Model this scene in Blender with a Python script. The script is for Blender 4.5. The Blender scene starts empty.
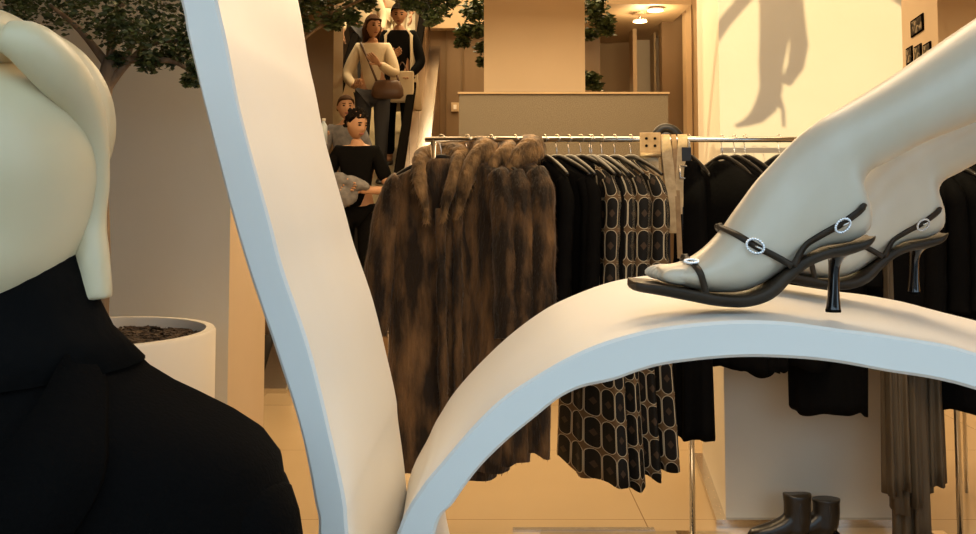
import bpy, math, random
from mathutils import Vector, Matrix, noise
random.seed(7)
SC = bpy.context.scene
COL = SC.collection
PI = math.pi
# ---------------------------------------------------------------- camera
F = 950.0; PITCH = math.radians(3.5); CX = 488.0; HOR = 195.0
YC = HOR - F*math.tan(PITCH)
cd = bpy.data.cameras.new('camera'); cam = bpy.data.objects.new('camera', cd); COL.objects.link(cam)
cam.location = (0, 0, 1.5); cam.rotation_euler = (PI/2+PITCH, 0, 0)
cd.sensor_width = 36; cd.lens = 36*F/976; cd.shift_y = (YC-267)/976; cd.clip_start = .05
SC.camera = cam
def P(px, py, Y):
    dx = (px-CX)/F; dz = -(py-YC)/F
    d = Vector((dx, math.cos(PITCH)-dz*math.sin(PITCH), math.sin(PITCH)+dz*math.cos(PITCH)))
    return Vector((0, 0, 1.5)) + d*(Y/d.y)
# ---------------------------------------------------------------- light
SC.view_settings.view_transform = 'Standard'; SC.view_settings.look = 'None'
SC.view_settings.gamma = 1; SC.view_settings.exposure = 0.0; SC.view_settings.use_curve_mapping = False
w = bpy.data.worlds.new('sky'); SC.world = w; w.use_nodes = True
bg = w.node_tree.nodes['Background']; bg.inputs[0].default_value = (.60, .82, 1, 1); bg.inputs[1].default_value = 1.95
ST, SS = .55, .10            # sun travel direction (ST, 1, -SS)
sl = bpy.data.lights.new('sun', 'SUN'); so = bpy.data.objects.new('sun', sl); COL.objects.link(so)
sl.energy = 4.3; sl.color = (1, .80, .43); sl.angle = math.radians(.35)
so.rotation_euler = Vector((-ST, -1, SS)).to_track_quat('Z', 'Y').to_euler(); so.location = (-3, -5, 3)
def area(name, loc, size, power, color, tgt=None, sy=None):
    l = bpy.data.lights.new(name, 'AREA'); o = bpy.data.objects.new(name, l); COL.objects.link(o)
    l.shape = 'RECTANGLE'; l.size = size; l.size_y = sy or size; l.energy = power; l.color = color; o.location = loc
    if tgt: o.rotation_euler = (Vector(loc)-Vector(tgt)).to_track_quat('Z', 'Y').to_euler()
    return o
def spot(name, loc, tgt, power, color, ang=50, r=.06):
    l = bpy.data.lights.new(name, 'SPOT'); o = bpy.data.objects.new(name, l); COL.objects.link(o)
    l.energy = power; l.color = color; l.spot_size = math.radians(ang); l.spot_blend = .6; l.shadow_soft_size = r; o.location = loc
    o.rotation_euler = (Vector(loc)-Vector(tgt)).to_track_quat('Z', 'Y').to_euler()
WARM = (1, .70, .37)
area('ceiling_and_fill_light', (.6, 5.6, 3.1), 3.0, 150, WARM)
area('ceiling_and_fill_light', (.9, 2.3, 3.12), 1.6, 54, (1, .74, .46))
area('ceiling_and_fill_light', (5.2, 5.6, 3.1), 1.4, 70, WARM)  # fill added to brighten the right rear wall, no fitting behind it
area('ceiling_and_fill_light', (-2.0, 6.2, 3.12), 1.4, 26, WARM)
area('ceiling_and_fill_light', (.9, 9.8, 5.4), 3.6, 230, WARM)
area('ceiling_and_fill_light', (-1.2, 10.6, 5.5), 1.0, 150, (1, .78, .46), sy=3)  # added over the escalator so its steps look brightly lit
# ---------------------------------------------------------------- materials
def mat(name, col, rough=.5, metal=0, col2=None, scale=8, stretch=(1, 1, 1), bump=0, bscale=40, spec=.5, lo=.35, hi=.65, sss=0, coat=0, sheen=0, detail=5):
    m = bpy.data.materials.new(name); m.use_nodes = True; nt = m.node_tree; b = nt.nodes['Principled BSDF']
    b.inputs['Base Color'].default_value = (*col, 1); b.inputs['Roughness'].default_value = rough; b.inputs['Metallic'].default_value = metal
    b.inputs['Specular IOR Level'].default_value = spec
    if sss: b.inputs['Subsurface Weight'].default_value = sss; b.inputs['Subsurface Radius'].default_value = (.02, .015, .01); b.inputs['Subsurface Scale'].default_value = 1
    if coat: b.inputs['Coat Weight'].default_value = coat; b.inputs['Coat Roughness'].default_value = .08
    if sheen: b.inputs['Sheen Weight'].default_value = sheen
    tc = nt.nodes.new('ShaderNodeTexCoord'); mp = nt.nodes.new('ShaderNodeMapping'); mp.inputs['Scale'].default_value = stretch
    nt.links.new(tc.outputs['Object'], mp.inputs[0])
    if col2:
        n = nt.nodes.new('ShaderNodeTexNoise'); n.inputs['Scale'].default_value = scale; n.inputs['Detail'].default_value = detail
        r = nt.nodes.new('ShaderNodeValToRGB'); r.color_ramp.elements[0].position = lo; r.color_ramp.elements[1].position = hi
        r.color_ramp.elements[0].color = (*col, 1); r.color_ramp.elements[1].color = (*col2, 1)
        nt.links.new(mp.outputs[0], n.inputs['Vector']); nt.links.new(n.outputs[0], r.inputs[0]); nt.links.new(r.outputs[0], b.inputs['Base Color'])
    if bump:
        n2 = nt.nodes.new('ShaderNodeTexNoise'); n2.inputs['Scale'].default_value = bscale; n2.inputs['Detail'].default_value = 4
        bp = nt.nodes.new('ShaderNodeBump'); bp.inputs['Strength'].default_value = bump; bp.inputs['Distance'].default_value = .01
        nt.links.new(mp.outputs[0], n2.inputs['Vector']); nt.links.new(n2.outputs[0], bp.inputs['Height']); nt.links.new(bp.outputs[0], b.inputs['Normal'])
    return m
def emis(name, col, s):
    m = bpy.data.materials.new(name); m.use_nodes = True; b = m.node_tree.nodes['Principled BSDF']
    b.inputs['Base Color'].default_value = (*col, 1); b.inputs['Emission Color'].default_value = (*col, 1); b.inputs['Emission Strength'].default_value = s
    return m
MT = dict(
    plaster=mat('plaster', (.66, .60, .49), .7, col2=(.69, .63, .52), scale=2, bump=.05),
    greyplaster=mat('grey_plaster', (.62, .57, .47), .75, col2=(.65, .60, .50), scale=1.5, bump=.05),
    litside=mat('plaster_warm_lit', (.50, .385, .26), .7, col2=(.52, .40, .275), scale=2),  # column plaster with the warm interior light mixed into its colour
    white=mat('white_lacquer', (.80, .77, .71), .42, col2=(.82, .79, .73), scale=5, bump=.02, bscale=15, spec=.35),
    planter=mat('planter_white', (.74, .69, .61), .4, col2=(.77, .72, .64), scale=3),
    figure=mat('figure_resin', (.62, .52, .385), .30, col2=(.70, .61, .48), scale=9, stretch=(1, 1, .5), lo=.45, hi=.75, sss=.12),
    facemat=mat('figure_resin_head', (.64, .53, .32), .34, col2=(.69, .58, .37), scale=6, sss=.12),
    soil=mat('soil', (.02, .013, .008), .9, col2=(.09, .055, .03), scale=60, bump=.8, bscale=90),
    leaf=mat('leaf', (.022, .04, .012), .45, col2=(.07, .10, .03), scale=14),
    bark=mat('bark', (.13, .085, .05), .85, col2=(.24, .17, .11), scale=30, stretch=(1, 1, .2), bump=.6),
    stone=mat('granite', (.125, .10, .068), .6, col2=(.215, .18, .125), scale=150, lo=.4, hi=.6, bump=.1, bscale=150),
    brown=mat('brown_wall', (.15, .092, .042), .5, col2=(.17, .105, .05), scale=2, stretch=(3, 3, .4)),
    dbrown=mat('bronze_wall', (.12, .07, .03), .35, col2=(.14, .085, .036), scale=1.5),
    tan=mat('tan_wall', (.46, .33, .19), .6, col2=(.49, .35, .2), scale=2),
    floor=None,
    palecol=mat('pale_column', (.74, .59, .41), .6, col2=(.76, .61, .43), scale=2),
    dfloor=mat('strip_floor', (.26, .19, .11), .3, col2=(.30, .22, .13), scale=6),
    steel=mat('brushed_steel', (.62, .58, .52), .25, 1, col2=(.72, .68, .62), scale=40, stretch=(1, 1, 8)),
    chrome=mat('chrome', (.8, .77, .72), .12, 1),
    bronze=mat('bronze_panel', (.28, .18, .09), .3, .75, col2=(.33, .21, .11), scale=3, stretch=(1, 1, 1)),
    rubber=mat('black_rubber', (.006, .005, .004), .9, spec=0),
    tread=mat('escalator_tread', (.78, .70, .52), .4, .0, col2=(.70, .62, .44), scale=30, stretch=(8, .2, 1)),
    black=mat('black_cloth', (.0045, .0042, .004), .85, bump=.3, bscale=60, spec=.04),
    blackwool=mat('black_wool', (.0036, .0032, .003), .9, bump=.25, bscale=300, spec=.03),
    fur=mat('brown_fur', (.020, .011, .005), .6, col2=(.21, .112, .045), scale=13, stretch=(1, 1, .28), lo=.42, hi=.68, bump=.9, bscale=70, sheen=.15, spec=.2),
    furlight=mat('brown_fur_collar', (.045, .025, .010), .6, col2=(.38, .22, .09), scale=15, stretch=(1, 1, .6), lo=.36, hi=.66, bump=.9, bscale=70, sheen=.15, spec=.2),
    taupe=mat('taupe_suede', (.085, .06, .034), .8, col2=(.135, .097, .056), scale=9, stretch=(1, 1, .2), bump=.15),
    gold=mat('gold_leather', (.42, .29, .14), .4, .3, col2=(.58, .42, .23), scale=25, bump=.2, bscale=80),
    tanleather=mat('tan_leather', (.27, .165, .07), .5, .1, col2=(.36, .23, .11), scale=30, bump=.3),
    bleather=mat('black_leather', (.016, .013, .010), .28, spec=.5, bump=.05, bscale=60),
    sandal=mat('sandal_leather', (.028, .018, .010), .45, spec=.2, col2=(.040, .026, .015), scale=40),
    heel=mat('heel_lacquer', (.006, .005, .005), .12, coat=.6),
    crystal=mat('crystal', (.85, .86, .88), .12, .55),
    hanger=mat('black_hanger', (.02, .017, .014), .3),
    skin=mat('skin', (.46, .25, .14), .55, sss=.05),
    lips=mat('lips', (.30, .10, .07), .5),
    hair=mat('dark_hair', (.010, .007, .005), .85, spec=.08, bump=.8, bscale=120),
    hairbrown=mat('brown_hair', (.07, .035, .016), .85, spec=.1, bump=.8, bscale=120),
    cream=mat('cream_cloth', (.62, .52, .36), .8, bump=.2, bscale=30),
    jeans=mat('jeans', (.045, .045, .05), .85, bump=.2),
    grey=mat('grey_cloth', (.20, .19, .19), .85, col2=(.12, .115, .12), scale=20, bump=.3),
    bag=mat('brown_leather', (.10, .05, .025), .35, bump=.2),
    paper=mat('pale_paper', (.78, .74, .66), .7),
    photo=mat('photo_print', (.01, .009, .008), .35, col2=(.42, .36, .26), scale=22, lo=.5, hi=.58, detail=1),
    bottle=mat('clear_bottle', (.55, .65, .75), .1),
    dark=mat('dark_planter', (.03, .024, .018), .5),
    lamp=emis('lamp_glow', (1, .78, .5), 1.6),
    brick=mat('blocker_brick', (.10, .095, .09), .9, col2=(.15, .14, .13), scale=8),
    pave=mat('pavement', (.16, .155, .15), .9, col2=(.2, .195, .19), scale=9),
)
def N(nt, op, a, b=None, c=None):
    n = nt.nodes.new('ShaderNodeMath'); n.operation = op
    for i, v in enumerate((a, b, c)):
        if v is None: continue
        if isinstance(v, (int, float)): n.inputs[i].default_value = v
        else: nt.links.new(v, n.inputs[i])
    return n.outputs[0]
def mixc(nt, f, a, b):
    n = nt.nodes.new('ShaderNodeMix'); n.data_type = 'RGBA'; nt.links.new(f, n.inputs[0])
    for i, v in ((6, a), (7, b)):
        if isinstance(v, tuple): n.inputs[i].default_value = (*v, 1)
        else: nt.links.new(v, n.inputs[i])
    return n.outputs[2]
def pattern_mat():
    m = bpy.data.materials.new('oval_lattice_print'); m.use_nodes = True; nt = m.node_tree; b = nt.nodes['Principled BSDF']
    b.inputs['Roughness'].default_value = .7; b.inputs['Specular IOR Level'].default_value = .2
    uv = nt.nodes.new('ShaderNodeUVMap'); s = nt.nodes.new('ShaderNodeSeparateXYZ'); nt.links.new(uv.outputs[0], s.inputs[0])
    cw, ch = .050, .128
    col = N(nt, 'FLOOR', N(nt, 'DIVIDE', s.outputs[0], cw))
    u = N(nt, 'MULTIPLY', N(nt, 'SUBTRACT', N(nt, 'FRACT', N(nt, 'DIVIDE', s.outputs[0], cw)), .5), cw)
    v = N(nt, 'MULTIPLY', N(nt, 'SUBTRACT', N(nt, 'FRACT', N(nt, 'DIVIDE', s.outputs[1], ch)), .5), ch)
    au = N(nt, 'ABSOLUTE', u); av = N(nt, 'ABSOLUTE', v)
    e = N(nt, 'MAXIMUM', N(nt, 'SUBTRACT', av, ch/2-.0265), 0)
    d = N(nt, 'SUBTRACT', N(nt, 'SQRT', N(nt, 'ADD', N(nt, 'MULTIPLY', u, u), N(nt, 'MULTIPLY', e, e))), .0245)
    line = N(nt, 'LESS_THAN', N(nt, 'ABSOLUTE', N(nt, 'ADD', d, .0012)), .0013); outp = N(nt, 'GREATER_THAN', d, 0)
    # tan diamonds where four ovals meet
    cu = N(nt, 'SUBTRACT', cw/2, au); cv = N(nt, 'SUBTRACT', ch/2, av)
    dia = N(nt, 'LESS_THAN', N(nt, 'ADD', cu, cv), .0105)
    # faint brown stars inside the ovals
    star = N(nt, 'LESS_THAN', N(nt, 'ADD', N(nt, 'MULTIPLY', au, 1.0), N(nt, 'MULTIPLY', av, .8)), .013)
    c = mixc(nt, star, (.008, .007, .006), (.055, .035, .022))
    c = mixc(nt, outp, c, (.13, .078, .038)); c = mixc(nt, line, c, (.46, .40, .29))
    nt.links.new(c, b.inputs['Base Color'])
    return m
MT['pattern'] = pattern_mat()
def floor_mat():
    m = bpy.data.materials.new('honey_tile'); m.use_nodes = True; nt = m.node_tree; b = nt.nodes['Principled BSDF']
    b.inputs['Roughness'].default_value = .16; b.inputs['Specular IOR Level'].default_value = .5
    tc = nt.nodes.new('ShaderNodeTexCoord'); s = nt.nodes.new('ShaderNodeSeparateXYZ'); nt.links.new(tc.outputs['Object'], s.inputs[0])
    def joint(o, size, off):
        f = N(nt, 'ABSOLUTE', N(nt, 'SUBTRACT', N(nt, 'FRACT', N(nt, 'DIVIDE', N(nt, 'ADD', o, off), size)), .5))
        return N(nt, 'GREATER_THAN', f, .5-.0025/size)
    j = N(nt, 'MAXIMUM', joint(s.outputs[0], 1.2, .477), joint(s.outputs[1], 1.2, .3))
    n = nt.nodes.new('ShaderNodeTexNoise'); n.inputs['Scale'].default_value = 1.6; n.inputs['Detail'].default_value = 6; nt.links.new(tc.outputs['Object'], n.inputs[0])
    c = mixc(nt, n.outputs[0], (.42, .31, .18), (.49, .37, .225)); c = mixc(nt, j, c, (.22, .14, .07))
    nt.links.new(c, b.inputs['Base Color'])
    return m
MT['floor'] = floor_mat()
def glass_mat():
    m = bpy.data.materials.new('shop_glass'); m.use_nodes = True; nt = m.node_tree; nt.nodes.clear()
    o = nt.nodes.new('ShaderNodeOutputMaterial'); t = nt.nodes.new('ShaderNodeBsdfTransparent'); g = nt.nodes.new('ShaderNodeBsdfGlossy')
    g.inputs['Roughness'].default_value = .0; mx = nt.nodes.new('ShaderNodeMixShader'); mx.inputs[0].default_value = .04
    nt.links.new(t.outputs[0], mx.inputs[1]); nt.links.new(g.outputs[0], mx.inputs[2]); nt.links.new(mx.outputs[0], o.inputs[0]); return m
MT['glass'] = glass_mat()
# ---------------------------------------------------------------- mesh helpers
class G:
    def __init__(s): s.v = []; s.f = []; s.uv = {}
    def add(s, vs, fs):
        k = len(s.v); s.v += [Vector(p) for p in vs]; s.f += [tuple(i+k for i in f) for f in fs]; return k
    def box(s, a, b):
        x0, y0, z0 = a; x1, y1, z1 = b
        s.add([(x0,y0,z0),(x1,y0,z0),(x1,y1,z0),(x0,y1,z0),(x0,y0,z1),(x1,y0,z1),(x1,y1,z1),(x0,y1,z1)],
              [(0,3,2,1),(4,5,6,7),(0,1,5,4),(1,2,6,5),(2,3,7,6),(3,0,4,7)]); return s
    def prism(s, pts, z0, z1):
        n = len(pts); s.add([(x,y,z0) for x,y in pts]+[(x,y,z1) for x,y in pts],
            [tuple(range(n-1,-1,-1)), tuple(range(n,2*n))]+[(i,(i+1)%n,n+(i+1)%n,n+i) for i in range(n)]); return s
    def loft(s, rings, cap=True, closed=True):
        n = len(rings[0]); vs = [p for r in rings for p in r]; fs = []
        for i in range(len(rings)-1):
            for j in range(n if closed else n-1):
                fs.append((i*n+j, i*n+(j+1)%n, (i+1)*n+(j+1)%n, (i+1)*n+j))
        if cap: fs += [tuple(range(n-1,-1,-1)), tuple((len(rings)-1)*n+j for j in range(n))]
        return s.add(vs, fs)
    def tube(s, path, r, n=10, flat=1.0, up=None):
        path = [Vector(p) for p in path]; rings = []; prev = None
        for i, p in enumerate(path):
            t = (path[min(i+1, len(path)-1)]-path[max(i-1, 0)]).normalized()
            if prev is None:
                a = Vector(up) if up else (Vector((0,1,0)) if abs(t.y) < .9 else Vector((1,0,0)))
            else: a = prev
            b = (a-t*a.dot(t)).normalized(); prev = b; c = t.cross(b)
            ri = r[i] if isinstance(r, (list, tuple)) else r
            rings.append([p+b*math.cos(2*PI*k/n)*ri+c*math.sin(2*PI*k/n)*ri*flat for k in range(n)])
        s.loft(rings); return s
    def ell(s, c, r, nu=14, nv=9, M=None):
        c = Vector(c); rings = []
        for i in range(nv):
            ph = PI*(i+.35)/(nv-.3); rings.append([])
            for j in range(nu):
                th = 2*PI*j/nu; p = Vector((r[0]*math.sin(ph)*math.cos(th), r[1]*math.sin(ph)*math.sin(th), r[2]*math.cos(ph)))
                rings[-1].append(c+(M@p if M else p))
        s.loft(rings); return s
def mk(name, g, m, parent=None, smooth=True, sub=0, bevel=0, label=None, split=None):
    me = bpy.data.meshes.new(name); org = Vector(parent.location) if parent is not None else Vector()
    if parent is not None and parent.parent is not None: org = org+Vector(parent.parent.location)
    me.from_pydata([tuple(p-org) for p in g.v], [], g.f); me.materials.append(m if not isinstance(m, str) else MT[m])
    if g.uv:
        l = me.uv_layers.new(name='UVMap')
        for lp in me.loops: l.data[lp.index].uv = g.uv.get(lp.vertex_index, (0, 0))
    for p in me.polygons: p.use_smooth = smooth
    if smooth and split is not None: me.set_sharp_from_angle(angle=math.radians(split))
    me.update()
    o = bpy.data.objects.new(name, me); COL.objects.link(o)
    if parent is not None: o.parent = parent
    if bevel:
        b = o.modifiers.new('b', 'BEVEL'); b.width = bevel; b.segments = 2; b.limit_method = 'ANGLE'
    if sub:
        b = o.modifiers.new('s', 'SUBSURF'); b.levels = b.render_levels = sub
    if label: o['label'] = label
    return o
def tag(o, label, cat, group=None):
    o['label'] = label; o['category'] = cat
    if group: o['group'] = group
    return o
def thing(name, label, cat, loc=(0,0,0), group=None):
    o = bpy.data.objects.new(name, None); o.empty_display_size = .05; COL.objects.link(o); o.location = loc; return tag(o, label, cat, group)
def struct(name, g, m, **k):
    o = mk(name, g, m, smooth=k.pop('smooth', False), **k); o['kind'] = 'structure'; return o
def copytree(o, parent=None):
    c = o.copy(); COL.objects.link(c)
    if parent is not None: c.parent = parent
    for ch in list(o.children): copytree(ch, c)
    return c
def catmull(pts, n):
    pts = [Vector(p) for p in pts]; out = []
    for i in range(len(pts)-1):
        p0 = pts[max(i-1,0)]; p1 = pts[i]; p2 = pts[i+1]; p3 = pts[min(i+2,len(pts)-1)]
        for k in range(n):
            t = k/n
            out.append(.5*((2*p1)+(p2-p0)*t+(2*p0-5*p1+4*p2-p3)*t*t+(3*p1-p0-3*p2+p3)*t**3))
    out.append(pts[-1]); return out
def baked(g, mods, name='tmp'):
    """run modifiers over a G and give back a G"""
    me = bpy.data.meshes.new(name); me.from_pydata([tuple(p) for p in g.v], [], g.f); me.update()
    o = bpy.data.objects.new(name, me); COL.objects.link(o)
    for kind, props in mods:
        md = o.modifiers.new('m', kind)
        for k, v in props.items(): setattr(md, k, v)
    dg = bpy.context.evaluated_depsgraph_get(); dg.update(); ev = o.evaluated_get(dg); em = ev.to_mesh()
    r = G(); r.v = [v.co.copy() for v in em.vertices]; r.f = [tuple(p.vertices) for p in em.polygons]
    ev.to_mesh_clear(); bpy.data.objects.remove(o); bpy.data.meshes.remove(me); return r
def skin(verts, edges, radii, sub=2, root=0):
    me = bpy.data.meshes.new('sk'); me.from_pydata([tuple(v) for v in verts], edges, []); me.update()
    o = bpy.data.objects.new('sk', me); COL.objects.link(o); md = o.modifiers.new('Skin', 'SKIN'); md.use_smooth_shade = True
    sv = me.skin_vertices[0].data
    for i, r in enumerate(radii): sv[i].radius = (r, r) if isinstance(r, (int, float)) else r; sv[i].use_root = (i == root)
    s2 = o.modifiers.new('s', 'SUBSURF'); s2.levels = s2.render_levels = sub
    dg = bpy.context.evaluated_depsgraph_get(); dg.update(); ev = o.evaluated_get(dg); em = ev.to_mesh()
    r = G(); r.v = [v.co.copy() for v in em.vertices]; r.f = [tuple(p.vertices) for p in em.polygons]
    ev.to_mesh_clear(); bpy.data.objects.remove(o); bpy.data.meshes.remove(me); return r
def merge(a, b): a.add(b.v, b.f); return a
# ================================================================ SETTING
struct('floor', G().box((-4, -.05, -.1), (7, 16, 0)), 'floor')
struct('ground', G().box((-12, -16, -.2), (12, -.15, -.02)), 'pave')
struct('ceiling', G().box((-4, -.15, 3.2), (7, 7, 3.35)), 'plaster')
struct('ceiling_atrium', G().box((-4, 7, 5.6), (7, 16, 5.7)), 'tan')
struct('wall_upper', G().box((-4, 6.9, 3.2), (7, 7.0, 5.6)), 'tan')
struct('wall_left', G().box((-4.1, -.15, 0), (-4, 16, 5.6)), 'brown')
struct('wall_right', G().box((7, -.15, 0), (7.1, 16, 5.6)), 'tan')
# facade: jambs, sill, head, pane (the lens is held against the glass)
struct('wall_facade', G().box((-4, -.15, 0), (-1.75, -.03, 3.2)).box((3.6, -.15, 0), (7, -.03, 3.2)).box((-1.75, -.15, 3.05), (3.6, -.03, 3.2)).box((-1.75, -.15, 0), (3.6, -.03, .12)), 'plaster')
struct('window_1', G().box((-1.75, -.095, .12), (3.6, -.087, 3.05)), 'glass')
struct('added_sun_blocker', G().box((-12, -15, -.2), (12, -14, 3.31)), 'brick')  # unseen box added behind the camera, keeps the low sun off the foreground
# left column; warm light is put into the colour of its right side
cA = P(229, 300, 4.3); sx = cA.x
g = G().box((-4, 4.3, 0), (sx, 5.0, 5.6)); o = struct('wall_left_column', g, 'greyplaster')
o.data.materials.append(MT['litside'])
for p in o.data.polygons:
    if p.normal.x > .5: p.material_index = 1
# pillar on the right
pa = P(727, 519, 4.4); pb = P(917, 520, 4.4); 
a = Vector((pa.x, 4.42)); b = Vector((pb.x, 4.42)); c = Vector((P(699, 463, 5.6).x, 5.5)); d = Vector((b.x+.06, 5.5))
pts = [tuple(a), tuple(b), tuple(d), tuple(c)]
struct('wall_pillar', G().prism(pts, 0, 3.2), 'plaster')
e = .05
struct('baseboard_pillar', G().prism([(a.x-e, a.y-e*.6), (b.x+e, b.y-e*.6), (d.x+e, d.y), (c.x-e, c.y)], 0, .035), 'steel')
# centre column and stone half wall
zc = P(484, 94, 8.0).z
x0 = P(484, 60, 8.3).x; x1 = P(585, 60, 8.3).x
struct('wall_centre_column', G().box((x0, 8.3, 0), (x1, 9.1, 5.6)), 'palecol')
l0 = P(459, 94, 7.6); l1 = P(668, 95, 7.6)
struct('wall_half', G().box((l0.x, 7.6, 0), (l1.x, 7.9, l0.z)), 'stone')
struct('trim_cap', G().box((l0.x-.01, 7.58, l0.z), (l1.x+.01, 7.92, l0.z+.015)), 'tan')
# back walls
zt = 5.6
def seg(px0, px1, Y, name, m, depth=.2, ytop=None, z0=0):
    A = P(px0, 60, Y); B = P(px1, 60, Y); top = P(px0, ytop, Y).z if ytop is not None else zt
    return struct(name, G().box((A.x, Y, z0), (B.x, Y+depth, top)), m)
seg(415, 600, 12.5, 'wall_back', 'brown')
for px in (446, 463): seg(px-.7, px+.7, 12.48, 'trim_1', 'dbrown', .03)
seg(430, 484, 12.3, 'trim_2', 'tan', .2, z0=P(440, 28, 12.3).z)
seg(570, 640, 13.6, 'wall_back_niche', 'tan')
seg(586, 634, 12.4, 'trim_3', 'brown', .25, z0=P(600, 17, 12.4).z)
seg(633, 637, 12.3, 'trim_4', 'tan', .3, ytop=24)
seg(637, 664, 13.2, 'wall_back_corridor', 'plaster')
seg(654, 656, 12.6, 'trim_5', 'tan', .3)
seg(662, 688, 11.8, 'wall_back_right', 'brown')
seg(686, 760, 11.4, 'wall_back_door', 'tan')
seg(692, 692.8, 11.38, 'trim_6', 'dbrown', .03)
struct('wall_back_far', G().box((-4, 15.9, 0), (7, 16, 5.6)), 'dbrown')
A = P(586, 20, 10.8); NZ = P(600, 6, 10.8).z; struct('ceiling_niche', G().box((A.x-.1, 10.7, NZ), (P(690, 20, 10.8).x, 13.4, NZ+.1)), 'tan')
struct('wall_escalator', G().box((-4, 9.0, 0), (P(349, 60, 9.6).x-.06, 9.6, 5.6)), 'dbrown')
# right rear walls with the pictures
q0 = P(900, 30, 9.2); q1 = P(938, 30, 7.9); q2 = P(1000, 30, 9.2)
struct('wall_right_rear', G().prism([(q0.x+.08, q0.y+1.2), (q0.x, q0.y), (q1.x, q1.y), (q1.x+.06, q1.y), (q0.x+.2, q0.y+1.2)], 0, 5.6), 'palecol')
struct('wall_right_back', G().box((q1.x+.06, q1.y+.02, 0), (7, q1.y+.2, 5.6)), 'palecol')
# floor strip in front of the pillar line
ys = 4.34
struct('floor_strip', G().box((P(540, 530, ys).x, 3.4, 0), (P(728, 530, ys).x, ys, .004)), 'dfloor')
struct('trim_7', G().box((P(513, 522, ys).x, ys, 0), (P(655, 522, ys).x, ys+.035, .008)), 'steel')
# small pictures
def picture(px0, py0, px1, py1, label):
    n = (q1-q0); n.z = 0; L = n.length; u = n.normalized()
    def onwall(px, py):
        r = P(px, py, 1.0)-Vector((0,0,1.5)); # ray meets wall plane
        nn = Vector((u.y, -u.x, 0)); t = (Vector((q0.x, q0.y, 0))).dot(nn)/r.dot(nn); return Vector((0,0,1.5))+r*t
    A = onwall(px0, py0); B = onwall(px1, py1); nn = Vector((u.y, -u.x, 0)).normalized()
    if nn.dot(Vector((-1,0,0))) < 0: nn = -nn
    pm = (px0+px1)/2; A.z = onwall(pm, py0).z; B.z = onwall(pm, py1).z
    C = (A+B)/2; t = thing('framed_picture', label, 'picture', C+nn*.001, 'small pictures on the rear wall')
    def plate(A, B, o0, o1):
        vs = []
        for o_ in (o0, o1):
            for (p, z) in ((A, A.z), (B, A.z), (B, B.z), (A, B.z)): vs.append(Vector((p.x, p.y, z))+nn*o_)
        g = G(); g.add(vs, [(0,1,2,3),(7,6,5,4),(0,4,5,1),(1,5,6,2),(2,6,7,3),(3,7,4,0)]); return g
    mk('frame', plate(A, B, .0, .012), 'rubber', t, False)
    d = (B-A); I = A+Vector((d.x*.1, d.y*.1, d.z*.1)); J = B-Vector((d.x*.1, d.y*.1, d.z*.1))
    mk('print', plate(I, J, .012, .015), 'photo', t, False)
picture(911.5, 17, 924.5, 34, 'small black framed picture hanging alone above the row of pictures')
picture(907, 47, 913.5, 64, 'leftmost small picture in the row on the rear wall beside the pillar')
picture(915, 45, 922.5, 61, 'middle small picture in the row on the rear wall beside the pillar')
picture(924, 43, 932, 58, 'rightmost small picture in the row, just above the raised leg')
# ceiling disc lamps over the niche
for (px, py, wd, Y, lb) in ((640, 22, 7, 11.2, 'flat round ceiling lamp, the lower of two over the niche'), (655.5, 11, 8, 10.9, 'flat round ceiling lamp, the upper and larger of two over the niche')):
    c0 = P(px, py, Y); r = wd*Y/F; t = thing('ceiling_lamp', lb, 'lamp', c0, 'disc lamps')
    mk('lamp_disc', G().tube([c0+Vector((0,0,.0)), c0+Vector((0,0,.02))], r, 24), 'lamp', t, False)
    top = NZ
    mk('stem', G().tube([c0+Vector((0,0,.02)), (c0.x, c0.y, top)], .015, 10), 'steel', t)
    pl_ = bpy.data.lights.new('lamp_light', 'POINT'); po = bpy.data.objects.new('lamp_light', pl_); COL.objects.link(po); pl_.energy = 16; pl_.color = WARM; pl_.shadow_soft_size = .06; po.location = c0-Vector((0,0,.08))
    mk('ceiling_plate', G().tube([(c0.x, c0.y, top-.02), (c0.x, c0.y, top)], r*.9, 20), 'tan', t, False)
t = thing('wall_switch', 'small pale switch plate on the brown wall left of the stone half wall', 'switch', P(456, 107, 12.46))
c0 = P(455, 107, 12.46); mk('plate', G().box(c0+Vector((-.05,0,-.06)), c0+Vector((.05,.02,.06))), 'tan', t, False, bevel=.004)
mk('rocker', G().box(c0+Vector((-.02,-.01,-.03)), c0+Vector((.02,.0,.03))), 'paper', t, False)
# ================================================================ DISPLAY SCULPTURE
YF, YB = .90, 1.35
def X_H(px, py, Y): p = P(px, py, Y); return (p.x, p.z)
disp = thing('display_sculpture', 'large white looping ribbon sculpture carrying the sandalled legs', 'sculpture', (-.1, 1.1, 0))
def ribbon(front_top, front_low, back_top, back_low, conc=0.0):
    """sections between four polylines of (x,h); returns G"""
    n = 6
    ft = catmull([Vector((x, 0, z)) for x, z in front_top], n); fl = catmull([Vector((x, 0, z)) for x, z in front_low], n)
    bt = catmull([Vector((x, 0, z)) for x, z in back_top], n); bl = catmull([Vector((x, 0, z)) for x, z in back_low], n)
    rings = []
    for a, b, c, d in zip(ft, fl, bt, bl):
        r = []; nd = (b-a).normalized()
        e = .003
        r.append(Vector((a.x, YF, a.z))+nd*e)                      # front face, bevelled edges
        r.append(Vector((b.x, YF, b.z))-nd*e); r.append(Vector((b.x, YF+e, b.z)))
        r.append(Vector((d.x, YB-e, d.z))); r.append(Vector((d.x, YB, d.z))-nd*e); r.append(Vector((c.x, YB, c.z))+nd*e); 
        K = 8
        for k in range(K+1):
            t = 1-k/K; p = a.lerp(c, t); y = YF+e+(YB-YF-2*e)*t
            r.append(Vector((p.x, y, p.z))+nd*conc*math.sin(PI*t))
        rings.append(r)
    g = G(); g.loft(rings); return g
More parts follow.
